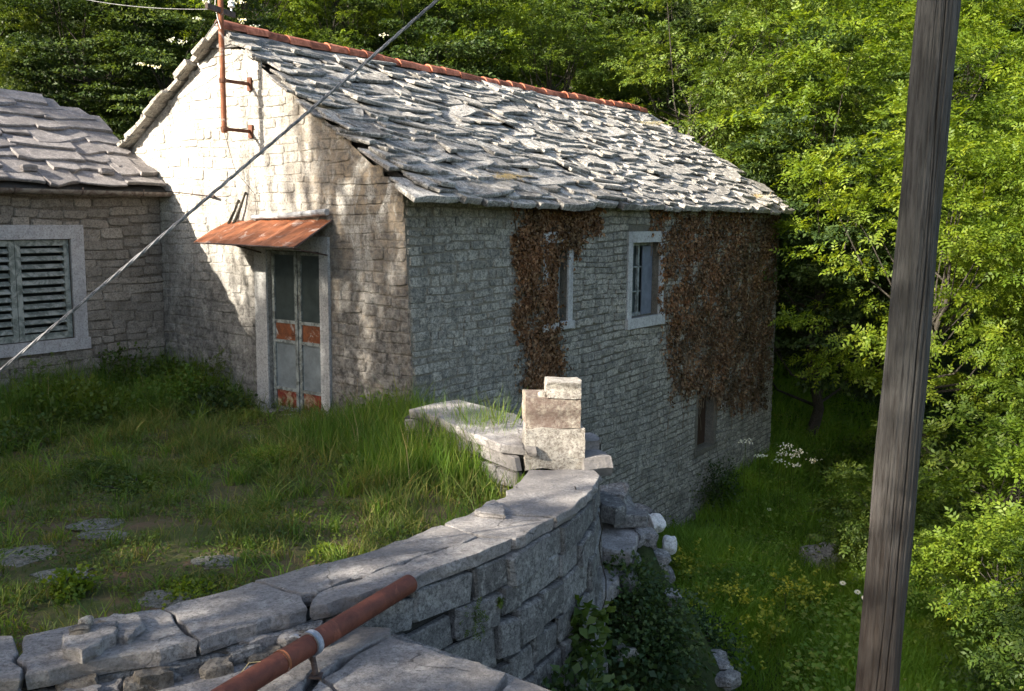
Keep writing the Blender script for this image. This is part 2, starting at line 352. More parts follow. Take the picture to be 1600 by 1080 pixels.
def course_wall(W, u0, u1, z0, z1, hs, ws, openings, top=None, bottom=None, depth=(.012, .035), gap=.012, rot=.02, wavy=.03):
    """matrices of stones laid in wandering courses on the wall map W(u, z, out)"""
    res = []; z = z0; row = 0; hl = []
    while sum(hl) < z1 - z0: hl.append(random.uniform(*hs))
    hl = [q_ * (z1 - z0) / sum(hl) for q_ in hl]
    for h in hl:
        row += 1
        zc = z + h / 2; segs = [(u0, u1)]
        for (a, b, c, d) in openings:
            if zc + h * .35 > c and zc - h * .35 < d:
                ns = []
                for s0, s1 in segs:
                    if b <= s0 or a >= s1: ns.append((s0, s1))
                    else:
                        if a > s0: ns.append((s0, a))
                        if b < s1: ns.append((b, s1))
                segs = ns
        for s0, s1 in segs:
            u = s0
            while u < s1 - .04:
                w_ = random.uniform(*ws)
                if s1 - (u + w_) < ws[0] * .7: w_ = s1 - u
                uc = u + w_ / 2; zz = zc + wavy * min(1, (z1 - z - h) / .3) * math.sin(uc * 2.1 + row * .35)
                hh = h * random.uniform(.86, 1.0)
                if (top is None or zz + hh / 2 < top(uc)) and (bottom is None or zz - hh / 2 > bottom(uc)):
                    P = W(uc, zz, 0); X = W(uc + .05, zz, 0) - W(uc - .05, zz, 0); Y = W(uc, zz + .05, 0) - W(uc, zz - .05, 0); O = W(uc, zz, 1) - P
                    X /= np.linalg.norm(X); Y /= np.linalg.norm(Y); O /= np.linalg.norm(O)
                    r_ = random.gauss(0, rot); X2 = X * math.cos(r_) + Y * math.sin(r_); Y2 = Y * math.cos(r_) - X * math.sin(r_)
                    res.append(M4(X2 * (w_ - gap), Y2 * (hh - gap), O * random.uniform(*depth), P))
                u += w_
        z += h
    return res
def wall_face(W, us, zs, openings, top=None, thick=.5, reveal=.22, out=0.0):
    """mortar face with real openings: quads between the grid lines, reveals, and an inner face"""
    us = sorted(set([round(float(x), 4) for x in us] + [round(float(x), 4) for o in openings for x in o[:2]]))
    zs = sorted(set([round(float(x), 4) for x in zs] + [round(float(x), 4) for o in openings for x in o[2:]]))
    mb = MB(); cl = lambda u, z: min(z, top(u)) if top else z
    for i in range(len(us) - 1):
        for k in range(len(zs) - 1):
            uc, zc = (us[i] + us[i + 1]) / 2, (zs[k] + zs[k + 1]) / 2
            if any(a < uc < b and c < zc < d for a, b, c, d in openings): continue
            q = [(us[i], cl(us[i], zs[k])), (us[i + 1], cl(us[i + 1], zs[k])), (us[i + 1], cl(us[i + 1], zs[k + 1])), (us[i], cl(us[i], zs[k + 1]))]
            if abs(q[0][1] - q[3][1]) + abs(q[1][1] - q[2][1]) < 1e-4: continue
            mb.add([W(a, b, out) for a, b in q], [(0, 1, 2, 3)]); mb.add([W(a, b, -thick) for a, b in q], [(3, 2, 1, 0)])
    for a, b, c, d in openings:
        for (p, q) in (((a, c), (a, d)), ((b, d), (b, c)), ((a, d), (b, d)), ((b, c), (a, c))):
            mb.add([W(*p, out), W(*q, out), W(*q, -thick), W(*p, -thick)], [(0, 1, 2, 3)])
    return mb
def slab_poly(P, thick, step=.14, jit=.012, chamf=.012, ztop_var=.006):
    """irregular flat slab from a list of top corner points"""
    P = [np.asarray(p, float) for p in P]; cen = sum(P) / len(P); ring = []
    for i, a in enumerate(P):
        b = P[(i + 1) % len(P)]; n = max(1, int(np.linalg.norm(b - a) / step))
        for k in range(n):
            q = a + (b - a) * k / n
            if k: q = q + np.array([random.gauss(0, jit), random.gauss(0, jit), 0])
            ring.append(q)
    ring = [q + unit((q - cen) * np.array([1, 1, 0])) * .001 for q in ring]
    n = len(ring); top = []
    for q in ring:
        d = cen - q; d[2] = 0; d /= np.linalg.norm(d) + 1e-9
        top.append(q + d * chamf * random.uniform(.6, 1.6) + Z * random.uniform(-ztop_var, ztop_var))
    mid = [q - Z * chamf * random.uniform(.7, 1.8) for q in ring]
    low = [q - Z * thick * random.uniform(.55, .65) + np.array([random.gauss(0, .008), random.gauss(0, .008), 0]) for q in ring]
    bot = [q - Z * thick + (cen - q) * .02 for q in ring]
    vs = top + mid + low + bot + [cen, cen - Z * thick]; fs = []
    for k in range(n):
        k2 = (k + 1) % n; fs.append((k, k2, 4 * n)); fs.append((3 * n + k2, 3 * n + k, 4 * n + 1))
        for L in range(3): fs.append(((L + 1) * n + k, (L + 1) * n + k2, L * n + k2, L * n + k))
    return vs, fs
def rock(c, sx, sy, sz, rz=0, sub=3, rough=.10, boxy=.6, seed=None):
    """rounded block / boulder"""
    rg = np.random.default_rng(seed if seed is not None else random.randrange(10**6)); n = sub * 2
    idx = {}; vs = []; fs = []
    def vid(p):
        k = tuple(np.round(p, 5))
        if k not in idx: idx[k] = len(vs); vs.append(np.array(p, float))
        return idx[k]
    g = np.linspace(-1, 1, n + 1)
    for ax in range(3):
        for sg in (-1, 1):
            for i in range(n):
                for j_ in range(n):
                    q = []
                    for (a, b) in ((i, j_), (i + 1, j_), (i + 1, j_ + 1), (i, j_ + 1)):
                        p = [0, 0, 0]; p[ax] = sg; p[(ax + 1) % 3] = g[a]; p[(ax + 2) % 3] = g[b]; q.append(vid(p))
                    fs.append(tuple(q if sg > 0 else q[::-1]))
    A = np.array(vs); sph = A / np.linalg.norm(A, axis=1)[:, None] * 1.25
    A = A * boxy + sph * (1 - boxy)
    ph = rg.uniform(0, 6.28, (4, 3)); fr = rg.uniform(1.2, 4.5, (4, 3))
    for k in range(4): A += rough * .5 * np.sin(A[:, [1, 2, 0]] * fr[k] + ph[k])
    A += rg.normal(0, rough * .12, A.shape)
    A *= np.array([sx, sy, sz]) / 2; cr, sr = math.cos(rz), math.sin(rz)
    R = np.array([[cr, sr, 0], [-sr, cr, 0], [0, 0, 1]])
    return list(A @ R + np.asarray(c)), fs

# ------------------------------------------------------------------ foliage pieces
def unit(a): return a / (np.linalg.norm(a, axis=-1, keepdims=True) + 1e-9)
def leaves(c, d, nrm, L, Wd, fold=.25):
    """diamond leaves: centre, direction, face normal (n,3), length and width arrays"""
    d = unit(d); s = unit(np.cross(d, nrm)); nn = np.cross(s, d); L = np.broadcast_to(L, (len(c),))[:, None]; Wd = np.broadcast_to(Wd, (len(c),))[:, None]
    a = c - d * L * .5; b = c + s * Wd * .5 + nn * Wd * fold - d * L * .06; e = c + d * L * .5 - nn * L * .12; f = c - s * Wd * .5 + nn * Wd * fold - d * L * .06
    V_ = np.stack([a, b, e, f], 1).reshape(-1, 3); F_ = np.arange(len(c) * 4).reshape(-1, 4)
    return V_, F_
def sprigs(c, d, nrm, size, pairs=3, rng=RNG):
    """compound leaves: pairs of leaflets and a tip one along a drooping stalk"""
    d = unit(d); s = unit(np.cross(d, nrm)); nn = np.cross(s, d); C_, D_, N_, S_ = [], [], [], []
    n = len(c); size = np.broadcast_to(size, (n,))
    for k in range(pairs):
        f = (k + .6) / (pairs + .4)
        stem = c + d * (size * f)[:, None] - nn * (size * .25 * f * f)[:, None]
        for sg in (-1, 1):
            dd = unit(d * .55 + s * sg + nn * rng.normal(0, .2, (n, 1))); C_.append(stem + dd * (size * .2)[:, None]); D_.append(dd); N_.append(nn + rng.normal(0, .25, (n, 3))); S_.append(size * .42)
    C_.append(c + d * (size * 1.12)[:, None] - nn * (size * .3)[:, None]); D_.append(d - nn * .4); N_.append(nn); S_.append(size * .45)
    S_ = np.concatenate(S_); return leaves(np.concatenate(C_), np.concatenate(D_), np.concatenate(N_), S_, S_ * .48)
def rand_dir(n, rng=RNG): return unit(rng.normal(0, 1, (n, 3)))
def crown_mesh(name, rx, rz, n_cl, per, size, mat, seed, compound=True, hollow=.5, low=-.9):
    """crown about the origin: clumps of leaves scattered through an uneven ellipsoid"""
    rg = np.random.default_rng(seed); cl = []
    lob = rand_dir(7, rg); la = rg.uniform(.1, .35, 7)
    while len(cl) < n_cl:
        q = rand_dir(1, rg)[0]
        if q[2] < low: continue
        k = 1 + sum(a * max(0, q @ l) ** 3 for a, l in zip(la, lob)) - .15
        r_ = (hollow + (1 - hollow) * rg.random() ** .6) * k
        cl.append([q[0] * rx * r_, q[1] * rx * r_, q[2] * rz * r_])
    cl = np.array(cl); cr = rg.uniform(.22, .72, n_cl) * (rx / 2.2) ** .5
    c = np.repeat(cl, per, 0); R_ = np.repeat(cr, per)
    o = rand_dir(len(c), rg); o[:, 2] = np.abs(o[:, 2]) * .75 - .15
    rr = rg.random(len(c)) ** .45
    P = c + o * (R_ * rr)[:, None] * np.array([1.25, 1.25, .62])
    outd = unit(c / np.array([rx, rx, rz]))
    d = unit(o * 1.0 + outd * .6 + rg.normal(0, .45, P.shape) - np.array([0, 0, .25]))
    nrm = unit(np.array([0, 0, 1.0]) + .55 * outd + rg.normal(0, .45, P.shape))
    sz = size * rg.uniform(.7, 1.25, len(P))
    if compound: V_, F_ = sprigs(P, d, nrm, sz, 3, rg)
    else: V_, F_ = leaves(P, d, nrm, sz, sz * .55)
    return mk_np(name, V_, F_, mat), cl
def trunk_mesh(name, height, r0, cl, mat, seed, zc):
    """tapered trunk from z=0 with limbs reaching into the crown clumps (crown centre at zc)"""
    rg = random.Random(seed); mb = MB(); n = 7
    ax = [np.array([.18 * math.sin(i * 1.1 + seed), .18 * math.cos(i * .9 + seed), height * i / n]) for i in range(n + 1)]; ax[0] = np.zeros(3)
    mb.tube(ax, [r0 * (1 - .82 * i / n) for i in range(n + 1)], 7)
    for c in rg.sample(list(cl), min(26, len(cl))):
        e = np.array(c) + np.array([0, 0, zc]); f = max(.15, min(rg.uniform(.55, .95), (e[2] - .35 * np.linalg.norm(e[:2]) - 0.4) / height))
        s = ax[0] + (np.array([0, 0, height]) * f); i = int(f * n); s = ax[i] + (ax[min(i + 1, n)] - ax[i]) * (f * n - i)
        m_ = (s + e) / 2 + np.array([rg.uniform(-.2, .2), rg.uniform(-.2, .2), -.12 * np.linalg.norm(e - s)])
        rr = r0 * .34 * (1 - f * .55); mb.tube([s, (s + m_) / 2, m_, (m_ + e) / 2 + np.array([0, 0, .05]), e], [rr, rr * .8, rr * .6, rr * .4, rr * .16], 5)
    return mk(name, mb.v, mb.f, mat, True)
def in_poly(P, poly):
    x, y = P[:, 0], P[:, 1]; ins = np.zeros(len(P), bool); n = len(poly)
    for i in range(n):
        x1, y1 = poly[i]; x2, y2 = poly[(i + 1) % n]
        c = ((y1 > y) != (y2 > y)); ins ^= c & (x < (x2 - x1) * (y - y1) / (y2 - y1 + 1e-12) + x1)
    return ins
def vnoise(P, s, seed=0):
    """cheap smooth 2-D noise 0..1"""
    rg = np.random.default_rng(seed); v = np.zeros(len(P)); amp = 0
    for k in range(7):
        a = rg.uniform(0, 6.28); f = s * rg.uniform(.6, 1.9); ph = rg.uniform(0, 6.28)
        v += np.sin((P[:, 0] * math.cos(a) + P[:, 1] * math.sin(a)) * f * 6.28 + ph); amp += .5
    return np.clip(.5 + v / (2.2 * amp), 0, 1)
def blades(P, h, wd, mat, name, lean=.35, rng=RNG):
    n = len(P); a = rng.uniform(0, 6.28, n); s = np.stack([np.cos(a), np.sin(a), np.zeros(n)], 1)
    b = rng.uniform(0, 6.28, n); l = np.stack([np.cos(b), np.sin(b), np.zeros(n)], 1) * (h * lean * rng.uniform(.1, 1.6, n))[:, None]
    h = h[:, None]; wd = np.broadcast_to(wd, (n,))[:, None]
    up_ = np.array([0, 0, 1.0])
    v0 = P - s * wd / 2; v1 = P + s * wd / 2; m1 = P + up_ * h * .55 + l * .3; v2 = m1 + s * wd * .4; v3 = m1 - s * wd * .4; m2 = P + up_ * h + l; v4 = m2 + s * wd * .06; v5 = m2 - s * wd * .06
    Vv = np.stack([v0, v1, v2, v3, v4, v5], 1).reshape(-1, 3); i = np.arange(n)[:, None] * 6
    F_ = np.concatenate([i + np.array([[0, 1, 2, 3]]), i + np.array([[3, 2, 4, 5]])])
    return mk_np(name, Vv, F_, mat)

# ================================================================== ground
def sstep(x): x = np.clip(x, 0, 1); return x * x * (3 - 2 * x)
def ground_z(x, y):
    dd = (y - 19) - .9 * (x - 4)
    h = -3.4 + .42 * np.maximum(0, dd) + .22 * np.maximum(0, y - 26) * sstep((x - 2) / 10)
    h = h + .05 * np.maximum(0, x - 12) * sstep((y - 10) / 20)
    bumpy = .10 * np.sin(x * 1.3 + y * .7) + .08 * np.sin(x * 2.7 - y * 1.9)
    return np.minimum(h, 34) + bumpy
gx, gy = np.concatenate([np.linspace(-120, -14, 22), np.linspace(-12, 26, 90), np.linspace(28, 140, 24)]), np.concatenate([np.linspace(-60, -6, 12), np.linspace(-5, 40, 100), np.linspace(42, 190, 30)])
X_, Y_ = np.meshgrid(gx, gy); Zg = ground_z(X_, Y_)
vv = np.stack([X_, Y_, Zg], -1).reshape(-1, 3); nx = len(gx)
ii = (np.arange(len(gy) - 1)[:, None] * nx + np.arange(nx - 1)[None, :]).ravel()
link('hillside_ground', mk_np('hillside_ground', vv, np.stack([ii, ii + 1, ii + nx + 1, ii + nx], 1), m_under, True), kind='structure')

ZT = .12                                              # top of the curved coping
OUT_PX = [(-60, 1072), (37, 1053), (184, 1024), (310, 1001), (482, 949), (610, 916), (694, 883), (808, 841), (860, 813), (892, 795), (926, 765), (938, 730)]
IN_PX = [(-90, 1000), (0, 994), (115, 976), (252, 951), (397, 908), (535, 874), (590, 858), (693, 819), (740, 800), (770, 790), (800, 765), (826, 737), (850, 722)]
OUT = [G(*p, ZT) for p in OUT_PX]; INN = [G(*p, ZT) for p in IN_PX]
back_out = [G(930, 700, ZT), G(880, 672, ZT), G(817, 655, .35), G(762, 636, .35), G(716, 624, .35), Wf(.7, .35, .02)]
def terrace_z(x, y): return -.10 - .15 * sstep((np.asarray(y, float) - 6.5) / 5) + .03 * np.sin(x * 2.3 + 1) * np.sin(y * 1.9)
# terrace earth: fills up to the inner edges of the coping and under the houses' feet
terr = [p[:2] for p in INN] + [b[:2] for b in (G(817, 689, ZT), G(739, 676, ZT), G(700, 665, ZT))] + [Wf(.3, 0, -.1)[:2], Wg(.2, 0, -.2)[:2], Wg(TL + .2, 0, -.2)[:2], Wl(-7, 0, -.2)[:2], (-7.5, 3.0), (-4.2, 4.2)]
xs = np.linspace(-10.5, 1.2, 130); ys = np.linspace(2.5, 16.5, 150)
X_, Y_ = np.meshgrid(xs, ys); pts = np.stack([X_.ravel(), Y_.ravel()], 1)
cx_, cy_ = (pts[:, 0], pts[:, 1]); ok = in_poly(pts, [tuple(p) for p in terr]).reshape(X_.shape)
Zt = terrace_z(X_, Y_) + RNG.normal(0, .006, X_.shape)
vv = np.stack([X_, Y_, Zt], -1).reshape(-1, 3); fs = []
ii = (np.arange(149)[:, None] * 130 + np.arange(129)[None, :]).ravel(); oka = ok[:-1, :-1] | ok[1:, 1:] | ok[:-1, 1:] | ok[1:, :-1]
ii = ii[oka.ravel()]
link('terrace_ground', mk_np('terrace_ground', vv, np.stack([ii, ii + 1, ii + 131, ii + 130], 1), m_soil, True), kind='structure')

# ================================================================== main stone house
house = thing('stone_house', 'two storey rubble stone house with stone slab roof, red ridge tiles and sunlit gable', 'house', C0)
UL = 12.35; VW = 7.13; ZE = 2.74; SL = .62; ZP = ZE + SL * VW / 2
w1 = (2.95, 3.50, .93, 2.13); w2 = (5.52, 6.52, .80, 2.09); w3 = (8.36, 9.15, -2.08, -1.02)
def top_g(t): return ZE + .045 + SL * min(t, VW - t)
gal_door = (1.66, 2.76, -.30, 2.02)
front_us = np.linspace(0, UL, 32); front_zs = np.linspace(-4.6, ZE + .02, 26)
fw_ = wall_face(Wf, front_us, front_zs, [w1, w2, w3]).build('front_wall', m_front_mortar, house)
st = []
st += course_wall(Wf, .02, 2.85, -1.5, ZE - .02, (.08, .15), (.12, .42), [w1], depth=(.004, .022), gap=.009, rot=.04)
st2 = course_wall(Wf, 2.85, UL - .02, -4.4, ZE - .02, (.08, .15), (.12, .42), [tuple(np.add(w1, (-.13, .13, -.13, .16))), tuple(np.add(w2, (-.17, .17, -.2, .2))), tuple(np.add(w3, (-.12, .12, -.1, .12)))], depth=(.004, .030), gap=.011, rot=.045, wavy=.028)
lay(st + st2, 'stone', RUB, m_front, fw_, 'f', 170)
gw = wall_face(Wg, np.linspace(0, VW, 40), np.linspace(-1.2, ZP + .05, 34), [gal_door], top=top_g).build('gable_wall', m_limewash, house)
st = course_wall(Wg, .02, VW - .05, -.6, ZP, (.09, .17), (.12, .46), [tuple(np.add(gal_door, (-.2, .26, 0, .3)))], top=top_g, depth=(.004, .018), gap=.007, rot=.03)
lay(st, 'stone', RUB, m_limewash, gw, 'g', 130)
# quoins of the near corner
for k in range(11):
    z_ = -.25 + k * .27
    l1, l2 = (.42, .2) if k % 2 else (.2, .40)
# far gable and back wall, plain
def Wb(t, z, o=0.0): return C0 + U * UL + V * t + Z * z + U * o
wall_face(Wb, np.linspace(0, VW, 30), np.linspace(-4.6, ZP + .05, 20), [], top=top_g).build('far_gable_wall', m_front_mortar, house)
def Wk(u, z, o=0.0): return C0 + U * u + V * VW + Z * z + V * o
wall_face(Wk, np.linspace(0, UL, 8), np.linspace(-4.6, ZE, 5), []).build('back_wall', m_front_mortar, house)

# roof: underlay, slabs, verge stones, eave stones
SLP = math.atan(SL); csl, ssl = math.cos(SLP), math.sin(SLP)
def RF(u, w_, h=0.0, side=0):
    sag = -.05 * math.sin(math.pi * min(max(u / UL, 0), 1)) * math.sin(math.pi * min(max(w_ / 4.3, 0), 1)) + .02 * math.sin(u * 1.7 + w_ * 2.3)
    v_ = -.17 + w_ * csl - h * ssl; z_ = ZE - .04 + w_ * ssl + h * csl + sag
    if side: v_ = VW - v_
    return C0 + U * u + V * v_ + Z * z_
WR = (VW / 2 + .17) / csl
dk = MB()
for side in (0, 1):
    n = 12; us_ = np.linspace(.14, UL + .02, n)
    vs = [RF(u_, w_, .0, side) for u_ in us_ for w_ in (0.05, WR * .5, WR)] + [RF(u_, w_, -.10, side) for u_ in us_ for w_ in (0.1, WR * .5, WR)]
    fs = []
    for i in range(n - 1):
        for k in range(2): fs.append((i * 3 + k, (i + 1) * 3 + k, (i + 1) * 3 + k + 1, i * 3 + k + 1)); o_ = n * 3; fs.append((o_ + i * 3 + k, o_ + i * 3 + k + 1, o_ + (i + 1) * 3 + k + 1, o_ + (i + 1) * 3 + k))
        fs.append((i * 3, (i + 1) * 3, o_ + (i + 1) * 3, o_ + i * 3))
    for i in (0, n - 1):
        for k in range(2): fs.append((i * 3 + k, i * 3 + k + 1, n * 3 + i * 3 + k + 1, n * 3 + i * 3 + k))
    dk.add(vs, fs)
roof = dk.build('roof', m_deck, house)
def roof_slabs(side, jit=1.0):
    res = []; w_ = .10; row = 0
    while w_ < WR - .12:
        dw = random.uniform(.14, .215); u_ = -.02 + random.uniform(-.14, .22)
        while u_ < UL + .05:
            ww = random.choice([random.uniform(.22, .42), random.uniform(.4, .7), random.uniform(.5, .95)])
            if u_ > 6: ww *= .85
            ln = dw * random.uniform(1.4, 2.2) + .08
            if w_ > WR - .42 and u_ < 3.6 and random.random() < .6: u_ += ww; continue
            c = (u_ + ww / 2, w_ + dw * .35 + random.uniform(-.05, .05))
            c = (c[0], min(c[1], WR - .16))
            if u_ < .6: c = (c[0], c[1])
            P = RF(*c, .03 + random.uniform(0, .035), side); X = U * (1 if side == 0 else -1)
            Yd = RF(c[0], c[1] + .1, 0, side) - RF(c[0], c[1], 0, side); Yd /= np.linalg.norm(Yd); Nn = np.cross(X, Yd)
            tilt = -rad(random.gauss(8.2, 3.8)); yaw = rad(random.gauss(-3, 11) * jit); rl = rad(random.gauss(0, 3.2))
            R = Matrix.Rotation(tilt, 3, Vector(X)) @ Matrix.Rotation(yaw, 3, Vector(Nn)) @ Matrix.Rotation(rl, 3, Vector(Yd))
            X2, Y2, N2 = (np.array(R @ Vector(q)) for q in (X, Yd, Nn))
            res.append(M4(X2 * ww * 1.10, Y2 * ln, N2 * random.uniform(.03, .058), P)); u_ += ww * random.uniform(.86, 1.08)
        w_ += dw; row += 1
    return res
# a tilt that lifts the lower edge: check the sign once
lay(roof_slabs(0), 'slab', SLB, m_slab, roof, 'r', 250)
rest = MB()
for M_ in roof_slabs(1):
    v_ = random.choice(SLB); m = np.array(M_); rest.add(v_[0] @ m[:3, :3].T + m[:3, 3], v_[1])
rest.build('back_slope_slabs', m_slab, roof, 'stuff')
# big eave stones along the front edge
u_ = -.30
while u_ < UL + .15:
    ww = random.uniform(.45, 1.0); P = RF(u_ + ww / 2, .10 + random.uniform(-.04, .02), .01)
    Yd = RF(u_, .3) - RF(u_, .2); Yd /= np.linalg.norm(Yd); Nn = np.cross(U, Yd)
    Y2 = unit(Yd + V * .25 + U * random.gauss(0, .05) + Z * random.gauss(0, .05)); N2 = np.cross(U, Y2); N2 /= np.linalg.norm(N2)
    v_, f_ = random.choice(SLB)
    link('eave_stone', shared(f'eave_stone#{id(v_)}', (v_, f_), m_slab), roof, M4(U * ww * 1.04, Y2 * random.uniform(.42, .52), N2 * random.uniform(.07, .11), P - Z * random.uniform(.01, .05))); u_ += ww
# verge stones, left rake (seen end on) and right rake
for side, n in ((1, 17), (0, 7)):
    for k in range(n):
        w_ = .25 + (WR - .35) * k / (n - 1)
        w_ += random.uniform(-.08, .08); P = RF((.02 if side else .12) + random.uniform(-.07, .07), w_, .015 if side else -.0, side); X = U; Yd = RF(0, w_ + .1, 0, side) - RF(0, w_, 0, side); Yd /= np.linalg.norm(Yd); Nn = np.cross(X, Yd) * (1 if side == 0 else -1)
        R = Matrix.Rotation(rad(random.gauss(-7 if not side else 4, 4)), 3, Vector(X)); Yd = np.array(R @ Vector(Yd))
        if side: sc_ = (random.uniform(.3, .42), random.uniform(.30, .5), random.uniform(.05, .085))
        else: sc_ = (random.uniform(.3, .6), random.uniform(.35, .6), random.uniform(.03, .05))
        v_, f_ = random.choice(SLB)
        link('verge_stone', shared(f'verge_stone#{id(v_)}{side}', (v_, f_), m_pillar if side else m_slab), roof, M4(X * sc_[0], Yd * sc_[1], Nn * sc_[2], P))
# ridge: bedding mortar and red half-round tiles
def RG(u, h=0.0, s=0.0): return C0 + U * u + V * (VW / 2 + s) + Z * (ZP + .03 + h - .05 * math.sin(math.pi * u / UL) + .012 * math.sin(u * 2.9))
bd = MB(); n = 70; prof = [(-.34, -.17), (-.29, -.03), (-.20, .04), (-.08, .09), (.08, .09), (.2, .04), (.34, -.14)]; vs = []
for i in range(n):
    u_ = -.05 + (UL + .1) * i / (n - 1)
    for k, (s_, h_) in enumerate(prof): j = .03 if k in (0, 1, 5, 6) else .012; vs.append(RG(u_, h_ + random.gauss(0, j * .6), s_ + random.gauss(0, j)))
m_ = len(prof); bd.add(vs, [(i * m_ + k, (i + 1) * m_ + k, (i + 1) * m_ + k + 1, i * m_ + k + 1) for i in range(n - 1) for k in range(m_ - 1)] + [tuple(range(m_)), tuple(range((n - 1) * m_, n * m_))[::-1]])
bd.build('ridge_bedding', m_mortar, roof)
def tile_mesh():
    mb = MB(); n = 8; vs = []
    for x_, r_ in ((-.5, .118), (.5, .098)):
        for rr in (r_, r_ - .018):
            for k in range(n + 1): a = math.pi * k / n; vs.append((x_, rr * math.cos(a), rr * math.sin(a)))
    q = n + 1; fs = []
    for k in range(n):
        fs += [(k, k + 1, 2 * q + k + 1, 2 * q + k), (q + k + 1, q + k, 3 * q + k, 3 * q + k + 1), (k + 1, k, q + k, q + k + 1), (2 * q + k, 2 * q + k + 1, 3 * q + k + 1, 3 * q + k)]
    fs += [(0, 2 * q, 3 * q, q), (n, q + n, 3 * q + n, 2 * q + n)]
    return mk('ridge_tile', mb.add(vs, fs).v, fs, m_terracotta)
tm = tile_mesh(); nt_ = 31
for k in range(nt_):
    u_ = .12 + (UL - .3) * k / (nt_ - 1); a = random.gauss(0, .02)
    X = unit(U + Z * (.03 + random.gauss(0, .012)) + V * a); Yv = unit(np.cross(Z, X)); Zv = np.cross(X, Yv)
    link('ridge_tile', tm, roof, M4(X * .44, Yv * 1.1, Zv * 1.25, RG(u_, .095 + random.gauss(0, .006), -.02 + random.gauss(0, .008))))

# windows of the front wall
def window_front(W, o, fr_w, sill_h, label, bars, mat=m_dressed, proud=.03):
    a, b, c, d = o
    fr_ = MB(); cx = (a + b) / 2
    def bx(u0, u1, z0, z1, o0, o1):
        P = W((u0 + u1) / 2, (z0 + z1) / 2, (o0 + o1) / 2); return P, U * (u1 - u0) / 2, Z * (z1 - z0) / 2, V * (o1 - o0) / 2
    fr_.box(*bx(a - fr_w, a - .002, c, d, -.2, proud)); fr_.box(*bx(b + .002, b + fr_w, c, d, -.2, proud + .002))
    fr_.box(*bx(a - fr_w - .02, b + fr_w + .03, d + .002, d + fr_w + .03, -.2, proud + .008))
    f = fr_.build('window', mat, house)
    if label: f['label'] = label
    MB().box(*bx(a - fr_w - .02, b + fr_w + .03, c - sill_h, c - .002, -.2, proud + .03)).build('sill', mat, f)
    pn = MB().box(*bx(a + .005, b - .005, c + .005, d - .005, -.21, -.19)).build('pane', m_pane_dark if bars else m_brown_hole, f)
    if bars:
        sf = MB()
        sf.box(*bx(a + .004, a + .06, c + .004, d - .004, -.18, -.13)); sf.box(*bx(b - .06, b - .004, c + .004, d - .004, -.18, -.13))
        sf.box(*bx(a + .06, b - .06, c + .004, c + .06, -.18, -.132)); sf.box(*bx(a + .06, b - .06, d - .06, d - .004, -.18, -.132)); sf.box(*bx(cx - .025, cx + .025, c + .06, d - .06, -.18, -.134))
        for k in (1, 2): z_ = c + (d - c) * k / 3; sf.box(*bx(a + .06, cx - .025, z_ - .012, z_ + .012, -.175, -.14)); sf.box(*bx(cx + .025, b - .06, z_ - .012, z_ + .012, -.175, -.14))
        sf.build('sash', m_grey_paint, f)
window_front(Wf, w1, .13, .12, 'window half swallowed by dead brown creeper', True)
window_front(Wf, w2, .16, .18, 'window with pale stone frame between the two creepers', True)
window_front(Wf, w3, .11, .08, 'small low window under the creeper', False, m_front_mortar, .012)
# blue-grey curtain / shutter half in window 2
MB().box(Wf(6.3, 1.42, -.12), U * .18, Z * .6, V * .01).build('inner_shutter', m_inner, house)

# gable door: stone jambs, step, two metal leaves
def gb(t0, t1, z0, z1, o0, o1):
    P = C0 + V * (t0 + t1) / 2 + Z * (z0 + z1) / 2 - U * (o0 + o1) / 2; return P, V * (t1 - t0) / 2, Z * (z1 - z0) / 2, U * (o1 - o0) / 2
a, b, c, d = gal_door
fr_ = MB(); fr_.box(*gb(b + .002, b + .25, c + .02, d + .2, -.18, .03)); fr_.box(*gb(a - .17, a - .002, c + .02, d + .2, -.18, .045)); fr_.box(*gb(a, b, d + .002, d + .2, -.18, .04))
dframe = fr_.build('door_frame', m_dressed, house)
MB().box(*gb(a - .15, b + .25, c - .12, c + .05, -.25, .22)).build('door_step', m_coping, dframe)
mid = (a + b) / 2 - .01
for (t0, t1, lab) in ((mid + .012, b - .02, 'left door leaf with a pale patch on its rusty panel'), (a + .02, mid - .012, 'right door leaf')):
    lf = MB(); z0, z1 = c + .06, d - .01; s_ = .055
    lf.box(*gb(t0, t0 + s_, z0, z1, -.10, -.05)); lf.box(*gb(t1 - s_, t1, z0, z1, -.10, -.05))
    for zz in (z0 + .02, z0 + .30, z0 + .98, z0 + 1.26, z1 - .03): lf.box(*gb(t0 + s_, t1 - s_, zz - .022, zz + .022, -.098, -.052))
    dl = lf.build('door', m_grey_paint, house); dl['label'] = lab
    MB().box(*gb(t0 + s_, t1 - s_, z0 + .04, z0 + .28, -.085, -.070)).build('rusty_kick_panel', m_rust_red, dl)
    MB().box(*gb(t0 + s_, t1 - s_, z0 + .32, z0 + .96, -.085, -.072)).build('lower_pane', m_pane_frost, dl)
    MB().box(*gb(t0 + s_, t1 - s_, z0 + 1.0, z0 + 1.24, -.085, -.068)).build('rusty_middle_panel', m_rust_door, dl)
    MB().box(*gb(t0 + s_, t1 - s_, z0 + 1.28, z1 - .05, -.085, -.072)).build('upper_pane', m_pane_dark, dl)
MB().tube([C0 + V * (mid + .05) + Z * .85 + U * .12, C0 + V * (mid + .05) + Z * .85 + U * .05], .012, 8).tube([C0 + V * (mid + .05) + Z * .85 + U * .06, C0 + V * (mid + .15) + Z * .85 + U * .06], .011, 8).build('door_handle', m_rust, dframe)
MB().box(C0 + Z * 0 + V * 4 + U * .9 + Z * 1, V * 3.5, U * .02, Z * 1).build('inner_partition', m_dark, house)
MB().box(C0 + V * .7 + U * 6.2 + Z * .3, V * .02, U * 5, Z * 2.2).build('inner_partition', m_dark, house)

